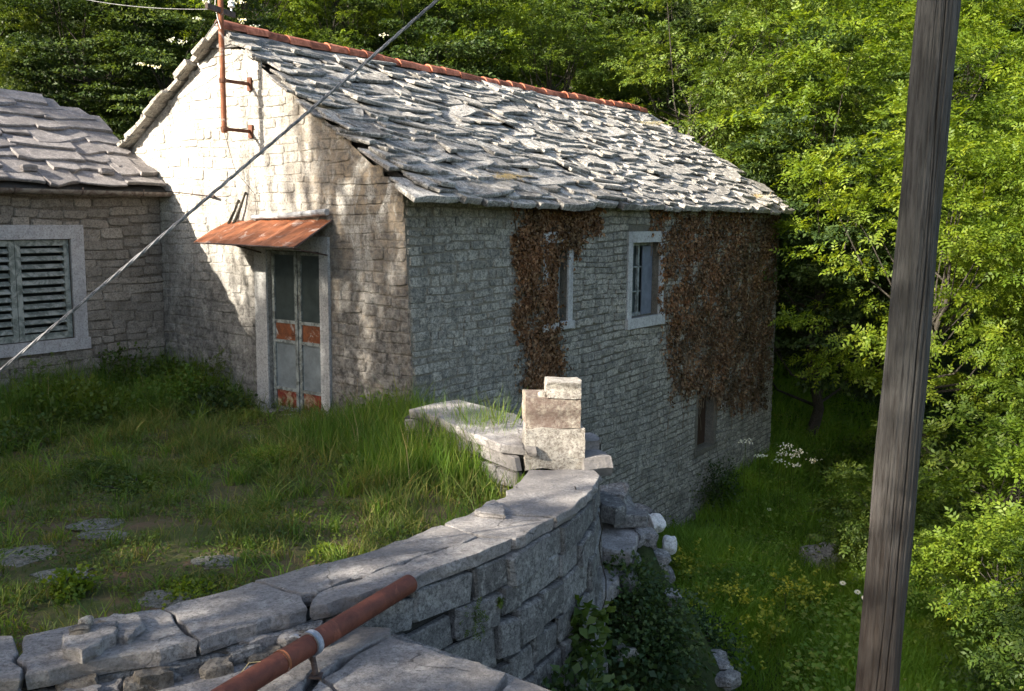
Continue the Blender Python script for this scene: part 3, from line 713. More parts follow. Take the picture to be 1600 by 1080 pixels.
# awning over the door: rusted sheet on thin struts, rolled zinc flashing
A_bl = Wg(3.60, 2.40, .02); A_br = Wg(1.42, 2.46, .02)
def ray_on(px, py, P0, n): return PLN(px, py, P0, n)
outp = .75
A_fl = PLN(303, 378, C0 - U * outp, U); A_fr = PLN(460, 386, C0 - U * outp, U)
aw = thing('door_awning', 'rusty orange sheet metal awning sloping over the gable door', 'awning', (A_bl + A_br) / 2)
nu, nv = 30, 6; vs = []; 
for j in range(nv + 1):
    for i in range(nu + 1):
        f = i / nu; g = j / nv; P = (A_bl * (1 - f) + A_br * f) * (1 - g) + (A_fl * (1 - f) + A_fr * f) * g
        vs.append(P + Z * (.010 * math.sin(f * 2 * math.pi * 9) + .012 * math.sin(g * 3 + f * 4)))
vs2 = [v_ - Z * .006 for v_ in vs]; q = (nu + 1) * (nv + 1)
fs = [(j * (nu + 1) + i, j * (nu + 1) + i + 1, (j + 1) * (nu + 1) + i + 1, (j + 1) * (nu + 1) + i) for j in range(nv) for i in range(nu)]
fs = fs + [tuple(x + q for x in f[::-1]) for f in fs]
for i in range(nu): j = nv * (nu + 1); fs.append((j + i, j + i + 1, q + j + i + 1, q + j + i))
link('sheet', mk('sheet', vs + vs2, fs, m_rust_orange), aw)
MB().tube([Wg(3.0, 2.47, .05), Wg(2.2, 2.50, .06), Wg(1.45, 2.55, .08)], [.03, .04, .045], 10).build('rolled_flashing', m_zinc, aw)
for f, bt in ((.40, 2.85), (.93, 1.50)):
    e = A_fl * (1 - f) + A_fr * f; MB().tube([e - Z * .01, Wg(bt, 1.98, .03)], .011, 6).build('strut', m_iron, aw)
MB().tube([A_fl - Z * .012, A_fr - Z * .012], .012, 6).tube([A_br - Z * .02, A_fr - Z * .014], .012, 6).tube([A_bl - Z * .02, A_fl - Z * .014], .012, 6).build('rim', m_iron, aw)

# electric mast on the gable
PP = PLN(392, 132, C0, U); off = .47
P1 = PLN(393, 206, C0, U)
tm_ = (PP - C0) @ V
def mast(z, o=off, dt=0): return C0 + V * (tm_ + dt) - U * o + Z * z
zt = PLN(347, -60, C0 - U * off, U)[2]; zb = PLN(347, 208, C0 - U * off, U)[2]
ms = thing('electric_mast', 'rusty iron pipe mast carrying wires in front of the white gable', 'mast', mast(zb))
MB().tube([mast(zb), mast(zt)], .038, 12).build('pipe', m_rust_orange, ms)
for z_ in (PP[2], P1[2]):
    br = MB(); br.box(mast(z_, off / 2), V * .012, U * (off / 2 + .05), Z * .022); br.tube([mast(z_ - .03), mast(z_ + .03)], .05, 12); br.box(mast(z_, .02), V * .04, U * .018, Z * .09)
    br.build('bracket', m_rust, ms)
zc_ = PLN(347, 16, C0 - U * off, U)[2]
cbm = MB(); cbm.box(mast(zc_), U * .30 + V * .10, Z * .035, V * .02 - U * .006); cbm.build('crossarm', m_iron, ms)
for s_ in (-1, 1):
    P = mast(zc_ + .03) + (U * .24 + V * .08) * s_
    MB().tube([P, P + Z * .05], .012, 6).tube([P + Z * .05, P + Z * .07, P + Z * .10, P + Z * .13, P + Z * .15], [.02, .05, .035, .05, .02], 10).build('insulator', m_ceramic, ms)
def wire(name, pts, r, label, cat, mat=m_wire, group=None, n=5):
    o = MB().tube(pts, r, n).build(name, mat, None); return tag(o, label, cat, group)
def sagline(a, b, sag, n=24): return [np.asarray(a) * (1 - i / n) + np.asarray(b) * i / n - Z * sag * 4 * (i / n) * (1 - i / n) for i in range(n + 1)]
Pa = mast(zc_ + .15) - (U * .24 + V * .08)
wire('overhead_wire', sagline(Pa, PLN(-120, -30, Pa - U * 2, U), .12), .007, 'upper thin wire running left from the mast crossarm across dark trees', 'wire')
Pb = mast(zc_ + .0) - (U * .1)
wire('overhead_wire', sagline(Pb, PLN(-100, -90, Pb + U * 1, U), .35), .005, 'lower faint wire running left from the mast below the upper one', 'wire')
wire('guy_wire', [PLN(285, 112, C0 + U * .1, U), mast(zc_ - .05)], .009, 'thin stay wire from the left roof verge up to the mast', 'wire')
wire('dangling_wire', [mast(zb - .0), mast(zb - .5, .3, .01), Wg(tm_ - .05, 1.9 + .9, .03), Wg(tm_ - .1, 2.45, .03)], .004, 'fine wire dangling from the foot of the mast down the gable', 'wire', m_iron)
wire('mast_cord', [mast(zt - .1, off + .04), mast(zc_ + .05, off + .05, .05), mast(zc_ - .12, off + .05, .0), mast(zc_ - .25, off + .045, -.05)], .006, 'white cord wound round the top of the mast', 'cord', m_ceramic)
# two thin dark bars set slanting against the gable over the awning
sk = thing('slanting_dark_bars', 'two thin dark bars slanting on the gable above the awning', 'sticks', Wg(3.6, 2.4, .05))
for (p0, p1) in (((357, 350), (373, 312)), ((365, 350), (384, 300))):
    MB().tube([PLN(*p0, C0 - U * .10, U), PLN((p0[0] + p1[0]) / 2 + 1, (p0[1] + p1[1]) / 2, C0 - U * .07, U), PLN(*p1, C0 - U * .03, U)], [.022, .018, .014], 6).build('stick', m_bark, sk)
wh = MB().tube([Wl(-.02, 2.86, .12), PLN(325, 306, C0 - U * .03, U)], .006, 5).tube([PLN(322, 306, C0 + U * .02, U), PLN(335, 307, C0 - U * .10, U)], .02, 6).build('wall_hook', m_iron, None)
tag(wh, 'small iron hook and tie wire on the gable beside the gutter end', 'hook')

# ================================================================== left low house
L0 = Wl(0, 0)
lh = thing('low_stone_house', 'low tan rubble stone house with mauve slab roof and green louvred window', 'house', L0)
lwin = (-3.06, -1.50, .72, 2.14)
wl = wall_face(Wl, np.linspace(-6.5, -.002, 20), np.linspace(-.8, 2.92, 14), [lwin]).build('facade_wall', m_tan_joint, lh)
st = course_wall(Wl, -6.5, -.02, -.5, 2.86, (.10, .17), (.16, .5), [tuple(np.add(lwin, (-.17, .2, -.17, .2)))], depth=(.006, .028), gap=.008, rot=.04, wavy=.05)
lay(st, 'stone', RUB, m_tan, wl, 'l', 230)
def Ws(v_, z, o=0.0): return C0 + V * (TL + v_) + U * (-6.5 - o) + Z * z
wall_face(Ws, np.linspace(0, 4.4, 12), np.linspace(-.8, 4.3, 12), [], top=lambda v_: 2.85 + SL * min(v_, 4.6 - v_) + .0).build('end_wall', m_tan_joint, lh)
def bxl(u0, u1, z0, z1, o0, o1): return Wl((u0 + u1) / 2, (z0 + z1) / 2, (o0 + o1) / 2), U * (u1 - u0) / 2, Z * (z1 - z0) / 2, V * (o1 - o0) / 2
a, b, c, d = lwin; fr_ = MB()
fr_.box(*bxl(b + .002, b + .20, c, d, -.2, .035)); fr_.box(*bxl(a - .2, a - .002, c, d, -.2, .035)); fr_.box(*bxl(a - .2, b + .20, d + .002, d + .2, -.2, .037))
lwf = fr_.build('window', m_dressed_left, lh)
MB().box(*bxl(a - .2, b + .22, c - .17, c - .002, -.2, .06)).build('sill', m_dressed_left, lwf)
MB().box(*bxl(a, b, c, d, -.30, -.28)).build('dark_room', m_dark, lwf)
um = (a + b) / 2
sl_var = mk('louvre_slat', *(lambda m: (m.v, m.f))(MB().box((0, 0, 0), (.5, 0, 0), (0, .5, 0), (0, 0, .5))), m_green_paint)
for (u0, u1, lab) in ((a + .01, um - .004, 'left louvred shutter leaf'), (um + .004, b - .01, 'right louvred shutter leaf')):
    sh = MB(); s_ = .075
    sh.box(*bxl(u0, u0 + s_, c + .01, d - .01, -.06, -.015)); sh.box(*bxl(u1 - s_, u1, c + .01, d - .01, -.06, -.015))
    sh.box(*bxl(u0 + s_, u1 - s_, c + .01, c + .10, -.058, -.017)); sh.box(*bxl(u0 + s_, u1 - s_, d - .09, d - .01, -.058, -.017))
    so = sh.build('shutter', m_green_paint, lh); so['label'] = lab
    for k in range(11):
        z_ = c + .155 + k * (d - c - .28) / 10.3; R = rad(42 + random.gauss(0, 2)); Ya = -V * math.sin(R) * -1; 
        D1 = unit(V * math.cos(R) + Z * math.sin(R)); D2 = np.cross(U, D1)
        link('louvre_slat', sl_var, so, M4(U * (u1 - u0 - 2 * s_ - .004), D1 * .085, D2 * .012, Wl((u0 + u1) / 2, z_, -.038)))
# roof
def LR(u, v_, h=0.0): return C0 + U * u + V * (TL - .2 + v_ * csl - h * ssl) + Z * (2.85 + v_ * ssl + h * csl)
WL_ = (7.35 - TL + .2) / csl
dk = MB()
for (i0, i1, w1_) in ((-6.7, -1.3, WL_), (-1.3, -.6, WL_ - .02), (-.6, -.02, WL_ - .75)):
    vs = [LR(i0, 0, 0), LR(i1, 0, 0), LR(i1, w1_, 0), LR(i0, w1_, 0)]; dk.add(vs + [p_ - Z * .09 for p_ in vs], [(0, 1, 2, 3), (7, 6, 5, 4), (0, 4, 5, 1), (1, 5, 6, 2), (2, 6, 7, 3), (3, 7, 4, 0)])
bkp = [LR(-6.7, WL_), LR(-.6, WL_ - .02)]; dk.add([bkp[0], bkp[1], bkp[1] + V * 2.3 - Z * 1.5, bkp[0] + V * 2.3 - Z * 1.5], [(0, 1, 2, 3)])
lroof = dk.build('roof', m_deck, lh)
pcs = []; w_ = .12
while w_ < WL_ - .05:
    dw = random.uniform(.26, .36); u_ = -6.6 + random.uniform(0, .2)
    while u_ < -.06:
        ww = random.uniform(.4, .95); ln = dw * random.uniform(1.55, 1.95) + .08
        if u_ + ww > -.02: ww = -.02 - u_
        cw = min(w_ + dw * .4, WL_ - .1); uc = u_ + ww / 2
        if not (uc > -.5 and cw > WL_ - .75) and ww > .15:
            P = LR(uc, cw + random.uniform(-.03, .03), .045 + random.uniform(0, .015)); Yd = LR(0, .1) - LR(0, 0); Yd /= np.linalg.norm(Yd); Nn = np.cross(U, Yd)
            R = Matrix.Rotation(-rad(random.gauss(5.5, 2)), 3, Vector(U)) @ Matrix.Rotation(rad(random.gauss(0, 6)), 3, Vector(Nn))
            X2, Y2, N2 = (np.array(R @ Vector(q_)) for q_ in (U, Yd, Nn)); pcs.append(M4(X2 * ww * 1.06, Y2 * ln, N2 * random.uniform(.035, .06), P))
        u_ += ww * .97
    w_ += dw
lay(pcs, 'slab', SLB, m_slab_left, lroof, 'lr', 150)
# gutter along the eave
gt = MB(); n = 8; r_ = .07; vs = []
for uu in (-6.6, -3, .0 - .01):
    for rr in (r_, r_ - .008):
        for k in range(n + 1): a_ = math.pi + math.pi * k / n; vs.append(Wl(uu, 2.83, .27) + V * rr * math.cos(a_) + Z * rr * math.sin(a_))
q = n + 1; fs = []
for s_ in range(2):
    o_ = s_ * 2 * q
    for k in range(n): fs += [(o_ + k, o_ + k + 1, o_ + 2 * q + k + 1, o_ + 2 * q + k), (o_ + q + k + 1, o_ + q + k, o_ + 3 * q + k, o_ + 3 * q + k + 1)]
for k in range(n): fs += [(k, q + k, q + k + 1, k + 1), (4 * q + k, 4 * q + k + 1, 5 * q + k + 1, 5 * q + k)]
gt.add(vs, fs); gut = gt.build('gutter', m_gutter, lh)
for uu in (-2.4, -1.45, -.5): MB().tube([Wl(uu, 2.86, .35), Wl(uu, 2.79, .33), Wl(uu, 2.755, .27), Wl(uu, 2.80, .19)], .008, 5).build('gutter_hook', m_iron, gut)
tag(gut, None)
for (px, py) in ((165, 268), (45, 262)):
    P = PLN(px, py, LR(0, 0, .12), unit(np.cross(U, LR(0, .1) - LR(0, 0))))
    o = link('roof_weight_stone', mk('roof_weight_stone', *rock(P, .22, .14, .09, 1.0, 2, .15), m_slab_left)); tag(o, 'loose stone lying near the low roof edge, ' + ('right one' if px > 100 else 'left one'), 'stone')

# ================================================================== curved terrace wall
tw = thing('terrace_wall', 'curved dry stone retaining wall with pale flat coping slabs round the grassy terrace', 'wall', OUT[6])
def poly(pts, z=ZT): return [G(*p, z) for p in pts]
COP = [[(-90, 1003), (0, 994), (20, 993), (31, 1060), (-70, 1074)],
       [(37, 993), (115, 976), (150, 965), (252, 951), (309, 1001), (184, 1024), (39, 1053)],
       [(256, 950), (330, 929), (395, 909), (470, 930), (480, 949), (340, 991), (313, 1000)],
       [(398, 907), (535, 874), (590, 858), (690, 820), (745, 837), (727, 846), (642, 872), (494, 925), (472, 927)],
       [(484, 948), (496, 927), (643, 874), (729, 848), (750, 839), (800, 841), (760, 858), (694, 883), (610, 916)],
       [(695, 818), (740, 799), (785, 803), (865, 810), (806, 840), (752, 836)],
       [(742, 797), (770, 788), (800, 763), (818, 745), (826, 734), (928, 734), (937, 742), (926, 765), (892, 795), (869, 808), (788, 801)]]
for k, pl in enumerate(COP):
    v_, f_ = slab_poly(poly(pl), .095, .10, .013, .008, .003); link('coping_slab', mk('coping_slab', v_, f_, m_coping), tw)
# broken sliver lying on the coping
v_, f_ = slab_poly([G(*p, ZT + .045) for p in [(741, 798), (772, 780), (790, 795), (788, 803), (752, 800)]], .04, .1, .008, .01)
link('coping_chip', mk('coping_chip', v_, f_, m_coping), tw)
# path of the outer face
path = [p.copy() for p in OUT] + [G(936, 716, ZT), G(925, 700, ZT) + np.array([.05, .35, 0]), G(880, 678, ZT) + np.array([.2, .5, 0]), G(817, 652, .35), G(716, 624, .35), Wf(.9, .35, .0)]
path = [np.array([p[0], p[1], 0]) for p in path]
# catmull refine
def refine(P, k=6):
    Q = []
    for i in range(len(P) - 1):
        p0, p1, p2, p3 = P[max(i - 1, 0)], P[i], P[i + 1], P[min(i + 2, len(P) - 1)]
        for j in range(k): t_ = j / k; Q.append(.5 * ((2 * p1) + (-p0 + p2) * t_ + (2 * p0 - 5 * p1 + 4 * p2 - p3) * t_ * t_ + (-p0 + 3 * p1 - 3 * p2 + p3) * t_ ** 3))
    return Q + [P[-1]]
path = refine(path); acc = [0]
for i in range(1, len(path)): acc.append(acc[-1] + np.linalg.norm(path[i] - path[i - 1]))
LP = acc[-1]
def Wt(s, z, o=0.0):
    s = min(max(s, 0), LP - 1e-4); i = max(0, min(len(path) - 2, int(np.searchsorted(acc, s)) - 1)); f = (s - acc[i]) / (acc[i + 1] - acc[i] + 1e-9)
    P = path[i] * (1 - f) + path[i + 1] * f; a_ = path[max(i - 2, 0)]; b_ = path[min(i + 3, len(path) - 1)]; d_ = unit(b_ - a_)
    nrm = np.array([d_[1], -d_[0], 0]); return P + nrm * (o - .045 + .05 * max(0, -z)) + Z * z
# the front of the path faces the low garden (right-hand side going towards the pillar)
core = MB(); ns = 60; vs = []
for i in range(ns + 1):
    s = LP * i / ns
    for z_, o_ in ((.005, -.04), (-4.0, -.04), (-4.0, -.45), (.005, -.45)): vs.append(Wt(s, z_, o_))
core.add(vs, [(i * 4 + k, (i + 1) * 4 + k, (i + 1) * 4 + (k + 1) % 4, i * 4 + (k + 1) % 4) for i in range(ns) for k in range(4)])
tcore = core.build('wall_core', m_core, tw)
st = course_wall(Wt, 0, LP - .2, -3.9, .012, (.15, .33), (.16, .60), [], depth=(.015, .06), gap=.002, rot=.045, wavy=.05)
lay(st, 'stone', SQR, m_dry, tcore, 't', 220)
# back stretch of coping between pillar and house, a hand higher
BK = [[(639, 640), (682, 629), (716, 624), (762, 636), (790, 645), (739, 662), (685, 652)],
      [(686, 653), (740, 663), (792, 646), (817, 655), (845, 672), (838, 700), (782, 694), (739, 678)]]
for k, pl in enumerate(BK):
    v_, f_ = slab_poly(poly(pl, .33), .09, .11, .014, .010, .004); link('coping_slab', mk('coping_slab', v_, f_, m_coping), tw)
bpath = refine([np.array([*G(px, py, .3)[:2], 0]) for px, py in ((628, 646), (660, 648), (686, 656), (739, 680), (782, 697), (810, 702))], 5); bacc = [0]
for i in range(1, len(bpath)): bacc.append(bacc[-1] + np.linalg.norm(bpath[i] - bpath[i - 1]))
def Wq(s, z, o=0.0):
    s = min(max(s, 0), bacc[-1] - 1e-4); i = max(0, min(len(bpath) - 2, int(np.searchsorted(bacc, s)) - 1)); f = (s - bacc[i]) / (bacc[i + 1] - bacc[i] + 1e-9)
    d_ = unit(bpath[min(i + 3, len(bpath) - 1)] - bpath[max(i - 2, 0)]); return bpath[i] * (1 - f) + bpath[i + 1] * f + np.array([d_[1], -d_[0], 0]) * (o - .06) + Z * z
cb = MB(); vs = []
for i in range(16):
    for z_, o_ in ((.225, -.03), (-.6, -.03), (-.6, -.5), (.225, -.5)): vs.append(Wq(bacc[-1] * i / 15, z_, o_))
cb.add(vs, [(i * 4 + k, (i + 1) * 4 + k, (i + 1) * 4 + (k + 1) % 4, i * 4 + (k + 1) % 4) for i in range(15) for k in range(4)] + [(60, 61, 62, 63)]); bcore = cb.build('back_wall_core', m_core, tw)
lay(course_wall(Wq, 0, bacc[-1], -.45, .23, (.16, .24), (.25, .5), [], depth=(.02, .05), gap=.008, rot=.03, wavy=.01), 'stone', SQR, m_coping, bcore, 'q', 60)
for (px, py, z_, sx, sy, sz, rz) in ((700, 668, .13, .5, .35, .24, .3), (752, 690, .12, .55, .35, .26, .5), (790, 702, .12, .35, .35, .24, .2), (812, 712, .12, .3, .3, .22, .1), (925, 722, .13, .3, .35, .20, .3), (905, 700, .2, .35, .35, .3, .3), (720, 655, .05, .5, .5, .3, .2), (770, 668, .05, .6, .5, .3, .2)):
    v_, f_ = rock(G(px, py, z_) - Z * .02, sx, sy, sz, rz, 2, .08, .85); link('block', mk('block', v_, f_, m_coping), tw)

# gate pillar
pb = G(866, 731, ZT); pz = ZT
gp = thing('gate_pillar', 'short sunlit pale stone pillar of three blocks standing on the curved wall', 'pillar', (pb[0], pb[1] + .2, ZT))
az_ = rad(4)
def pix_block(x0, x1, y0, y1, D, dep, rg, name, seed, boxy=.9, mat=None):
    mat = mat or m_pillar
    P = np.array([(x0 + x1) / 2, (y0 + y1) / 2]); r0 = ray(*P); k = D / (r0 @ np.array([0, 1, 0])); c = CAM + r0 * k
    wdt = (x1 - x0) * D / FPX; hgt = (y1 - y0) * D / FPX
    v_, f_ = rock(c + np.array([0, dep / 2, 0]), wdt, dep, hgt, az_, 5, rg * 1.5, boxy, seed); link(name, mk(name, v_, f_, mat), gp)
Dp = pb[1]
pix_block(817, 914, 669, 737, Dp, .5, .035, 'base_block', 1); pix_block(819, 908, 621, 671, Dp + .03, .45, .03, 'middle_block', 2, .93, m_pillar_dark); pix_block(853, 909, 597, 623, Dp + .05, .33, .05, 'top_block', 3, .9)
v_, f_ = rock(G(848, 618, G(848, 618, .9)[2]) if False else CAM + ray(847, 617) * ((Dp + .12) / ray(847, 617)[1]), .07, .07, .06, 0, 2, .15); link('chip', mk('chip', v_, f_, m_pillar), gp)

# loose rocks on the first coping slab
def lay_rock(pts, z0, h, label, mat, name='loose_rock', jit=.008):
    v_, f_ = slab_poly([G(*p, z0 + h) for p in pts], h, .05, jit, .010, .002); o = link(name, mk(name, v_, f_, mat)); return tag(o, label, 'rock')
lay_rock([(97, 990), (140, 975), (185, 968), (180, 990), (128, 1018), (95, 1008)], ZT, .075, 'angular grey rock on the first coping slab, nearer of two', m_coping)
lay_rock([(152, 968), (178, 958), (212, 958), (224, 975), (200, 995), (182, 992), (184, 970)], ZT, .05, 'flat grey rock behind the angular one on the coping', m_coping)
v_, f_ = rock(G(134, 972, ZT + .10), .07, .06, .055, .3, 2, .08, .2); tag(link('pebble', mk('pebble', v_, f_, m_pillar)), 'small round cream pebble beside the rocks on the coping', 'pebble')
v_, f_ = rock(G(124, 984, ZT + .085), .10, .08, .04, .3, 2, .2, .5); tag(link('brown_stone', mk('brown_stone', v_, f_, m_rubble_brown)), 'small brown broken stone beside the cream pebble', 'stone')
# rubble fillet between coping and balcony slabs
zf = -.06
fil = thing('rubble_strip', 'strip of broken brown rubble and earth under the coping at lower left', 'rubble', G(300, 1040, zf))
for k in range(46):
    f = random.random(); px = 60 + 460 * f; py = 1099 - 112 * f + random.uniform(-13, 13)
    v_, f_ = rock(G(px, py, -.05 + random.uniform(-.03, .03)), random.uniform(.08, .26), random.uniform(.06, .14), random.uniform(.06, .12), random.uniform(.2, .8), 2, .18, .6); link('rubble_stone', mk('rubble_stone', v_, f_, random.choice([m_rubble_brown, m_dry, m_coping, m_rubble_brown])), fil)
# foreground balcony parapet
FZ = -.06
bal = thing('balcony_parapet', 'large pale foreground slabs capping the near parapet below the rusty pipe', 'wall', G(600, 1060, FZ))
for pl in ([(506, 1059), (560, 1022), (610, 994), (700, 1024), (792, 1052), (770, 1078), (740, 1110), (640, 1130), (560, 1100)],
           [(805, 1059), (835, 1068), (865, 1080), (900, 1130), (760, 1140), (775, 1090)],
           [(223, 1074), (300, 1050), (379, 1027), (470, 1008), (492, 1040), (470, 1085), (400, 1100), (250, 1110)],
           [(475, 1006), (568, 979), (611, 981), (609, 991), (556, 1018), (503, 1056), (494, 1040)],
           [(500, 1064), (556, 1104), (600, 1180), (420, 1190), (300, 1130), (478, 1092)]):
    v_, f_ = slab_poly(poly(pl, FZ), .10, .10, .011, .008, .003); link('parapet_slab', mk('parapet_slab', v_, f_, m_coping), bal)
bp = [G(*p, FZ - .12) for p in [(235, 1076), (378, 1034), (568, 986), (612, 992), (792, 1056), (862, 1084), (905, 1130), (760, 1150), (600, 1190), (300, 1140)]]
mbp = MB(); n = len(bp); mbp.add([p + Z * .015 for p in bp] + [p - Z * 4 for p in bp], [tuple(range(n))] + [(k, n + k, n + (k + 1) % n, (k + 1) % n) for k in range(n)]); mbp.build('parapet_core', m_dry, bal)

# rusty pipe on its bracket
zp = FZ + .13
pA = G(640, 912, zp + .04); pB = G(345, 1092, zp); dP = unit(pB - pA); pC = pB + dP * 1.1
pipe = thing('rusty_pipe', 'thick rust brown steel pipe running diagonally over the near slabs', 'pipe', pB)
mbp = MB(); npt = 16; rp = .062
pp_ = [pA + (pC - pA) * i / npt for i in range(npt + 1)]; mbp.tube(pp_, rp, 20, False)
mbp.tube(pp_[:2], rp * .86, 20, False); s_ = np.cross(dP, Z); s_ = unit(s_); b_ = np.cross(s_, dP)
ring = [pA + (math.cos(2 * math.pi * k / 20) * s_ + math.sin(2 * math.pi * k / 20) * b_) * r_ for r_ in (rp, rp * .86) for k in range(20)]
mbp.add(ring, [(k, (k + 1) % 20, 20 + (k + 1) % 20, 20 + k) for k in range(20)]); mbp.add([p + dP * .3 for p in ring[20:]], [tuple(range(20))])
mbp.build('pipe_tube', m_rust_pipe, pipe, None, True)
def on_pipe(px, py):
    best = min(np.linspace(0, 1, 400), key=lambda f: (proj(pA + (pC - pA) * f)[0] - px) ** 2 + (proj(pA + (pC - pA) * f)[1] - py) ** 2); return pA + (pC - pA) * best
cl_ = on_pipe(486, 1003)
rg_ = MB(); rg_.tube([cl_ - dP * .022, cl_ + dP * .022], rp + .012, 24).build('clamp_ring', m_clamp, pipe, None, True)
MB().tube([cl_ + s_ * .07 + Z * .015, cl_ + s_ * .12 + Z * .02, cl_ + s_ * .16 + Z * .0], [.014, .010, .007], 8).build('clamp_tail', m_clamp, pipe)
MB().box(cl_ + s_ * .075, s_ * .02, dP * .02, b_ * .014).tube([cl_ + s_ * .085 - b_ * .05, cl_ + s_ * .085 + b_ * .03], .008, 6).build('clamp_bolt', m_iron, pipe)
ft = G(494, 1056, FZ)
MB().tube([cl_ - Z * rp, (cl_ - Z * rp) * .5 + ft * .5, ft], .017, 8).box(ft, np.array([.035, 0, 0]), np.array([0, .03, 0]), Z * .006).build('prop', m_iron, pipe)
wj = on_pipe(440, 1035); MB().tube([wj - dP * .012, wj + dP * .012], rp + .003, 24).build('weld_seam', m_rust_orange, pipe, None, True)
wire('thin_wire_on_pipe', [on_pipe(405, 1050) + Z * (rp + .01), on_pipe(400, 1060) + Z * (rp + .012) + s_ * .04, on_pipe(385, 1075) + s_ * .07 + Z * .0], .0022, 'hair thin straw coloured wire draped over the rusty pipe', 'wire', L_straw)

# stepped slabs outside the wall, going down to the garden
ss = thing('outer_steps', 'rough stone steps descending behind the curved wall towards the garden', 'steps', G(975, 850, -1.2))
for pl, z_, th, mat in (([(930, 800), (944, 809), (1003, 812), (1001, 834), (985, 862), (944, 857), (925, 850)], -.95, .16, m_coping), ([(925, 855), (944, 862), (982, 869), (976, 888), (950, 922), (925, 930)], -1.15, .18, m_coping), ([(925, 765), (942, 767), (970, 778), (979, 789), (962, 793), (940, 788)], -.62, .2, m_dry), ([(950, 793), (976, 788), (1013, 797), (1011, 806), (960, 806)], -.78, .14, m_dry)):
    v_, f_ = slab_poly(poly(pl, z_), th, .14, .014, .016); link('step_slab', mk('step_slab', v_, f_, mat), ss)
for (px, py, z_, s3, mat) in ((1022, 812, -1.0, (.26, .24, .22), m_rock_white), (1046, 846, -1.32, (.20, .2, .24), m_rock_white), (968, 905, -1.45, (.5, .5, .4), m_dry), (955, 950, -1.8, (.6, .6, .5), m_dry), (990, 880, -1.5, (.4, .4, .4), m_dry), (930, 960, -1.8, (.5, .5, .5), m_dry), (975, 830, -1.3, (.7, .6, .55), m_dry), (1010, 905, -1.9, (.4, .4, .4), m_dry), (1000, 810, -1.15, (.5, .5, .4), m_dry), (960, 785, -.95, (.5, .5, .5), m_dry)):
    v_, f_ = rock(G(px, py, z_) - Z * .05, *(np.array(s3) * .8), random.uniform(0, 3), 3, .24, .5); link('rock', mk('rock', v_, f_, mat), ss)
def bank_z(x, y): return -1.12 - 1.55 * max(0, math.hypot((x - 1.15) / .9, (y - 10.3) / 1.1) - .45) + .08 * math.sin(x * 9 + y * 5)
gx_, gy_ = np.linspace(-.4, 3.2, 34), np.linspace(8.3, 12.3, 34); vs = [(x, y, max(bank_z(x, y), -3.9)) for y in gy_ for x in gx_]
vs = [v_ for v_ in vs]; link('rubble_bank', mk('rubble_bank', vs, [(j * 34 + i, j * 34 + i + 1, (j + 1) * 34 + i + 1, (j + 1) * 34 + i) for j in range(33) for i in range(33)], m_under, True), ss)
rr_ = random.Random(3)
for k in range(18):
    a_ = rr_.uniform(-2.4, 1.2); r_ = rr_.uniform(.3, 1.5); x, y = 1.15 + r_ * math.cos(a_) * .9, 10.3 + r_ * math.sin(a_) * 1.1
    if y > 11.4: continue
    sz = rr_.uniform(.12, .26); v_, f_ = rock((x, y, bank_z(x, y) + sz * .12), sz * 1.3, sz, sz * .8, rr_.uniform(0, 3), 2, .2, .5); link('rock', mk('rock', v_, f_, m_rock_white if k % 9 == 0 else m_dry), ss)
v_, f_ = rock(G(951, 796, -.72), .13, .1, .12, .4, 2, .12, .7); tag(link('clay_brick_piece', mk('clay_brick_piece', v_, f_, m_terracotta)), 'broken red clay piece wedged beside the outer steps', 'brick')
# garden boulder
v_, f_ = rock(np.array([*G(1283, 868, -3.25)[:2], ground_z(*G(1283, 868, -3.25)[:2]) + .12]), .62, .5, .42, .4, 3, .12, .6)
tag(link('garden_boulder', mk('garden_boulder', v_, f_, m_dry)), 'grey boulder half sunk in garden grass left of the utility pole', 'boulder')

# ================================================================== utility pole and cable
r0 = ray(1426, 540); Pp = CAM + r0 * (6.15 / r0[1]); zb_ = ground_z(Pp[0], Pp[1]) - .4
up_ = thing('utility_pole', 'weathered grey cracked timber utility pole in the right foreground', 'pole', (Pp[0], Pp[1], zb_ + .4))
n = 40; nr = 90; vs = []; H0, H1 = zb_, 6.2
crk = [(rad(272), .014, .06, .3), (rad(290), .008, .035, 2.2), (rad(246), .007, .022, 1.2), (rad(232), .006, .016, 4.1), (rad(305), .006, .014, .7), (rad(262), .005, .016, 5.3)]
nk = 300
for i in range(nr + 1):
    z_ = H0 + (H1 - H0) * i / nr; r_ = .136 - .020 * z_ / 5
    for k in range(nk):
        a_ = 2 * math.pi * k / nk; d_ = 0
        for (ca, wd_, dp_, ph) in crk:
            cc = ca + .07 * math.sin(z_ * .9 + ph) + .025 * math.sin(z_ * 3.1 + ph) + .012 * math.sin(z_ * 9 + ph * 3); x_ = (a_ - cc) / (wd_ * 1.6); on = 1 if ph == .3 else max(0, min(1, 2.2 * math.sin(z_ * 1.1 + ph * 2) + .6))
            d_ += dp_ * on * math.exp(-x_ * x_)
        rr = r_ - d_ + .004 * math.sin(z_ * 2.3 + a_ * 2) + .003 * math.sin(z_ * 5.1 + a_ * 3 + 1) + .0018 * math.sin(a_ * 23 + math.sin(z_ * 1.3)) + .001 * math.sin(a_ * 41 + 2)
        vs.append((Pp[0] + rr * math.cos(a_) + .026 * (z_ - EYE) - .012, Pp[1] + rr * math.sin(a_), z_))
fs = [(i * nk + k, i * nk + (k + 1) % nk, (i + 1) * nk + (k + 1) % nk, (i + 1) * nk + k) for i in range(nr) for k in range(nk)] + [tuple(range(nr * nk, (nr + 1) * nk))]
link('shaft', mk('shaft', vs, fs, m_wood, True), up_)
cA = CAM + ray(-90, 653) * (5.4 / ray(-90, 653)[1]); cB = CAM + ray(800, -103) * (6.6 / ray(800, -103)[1])
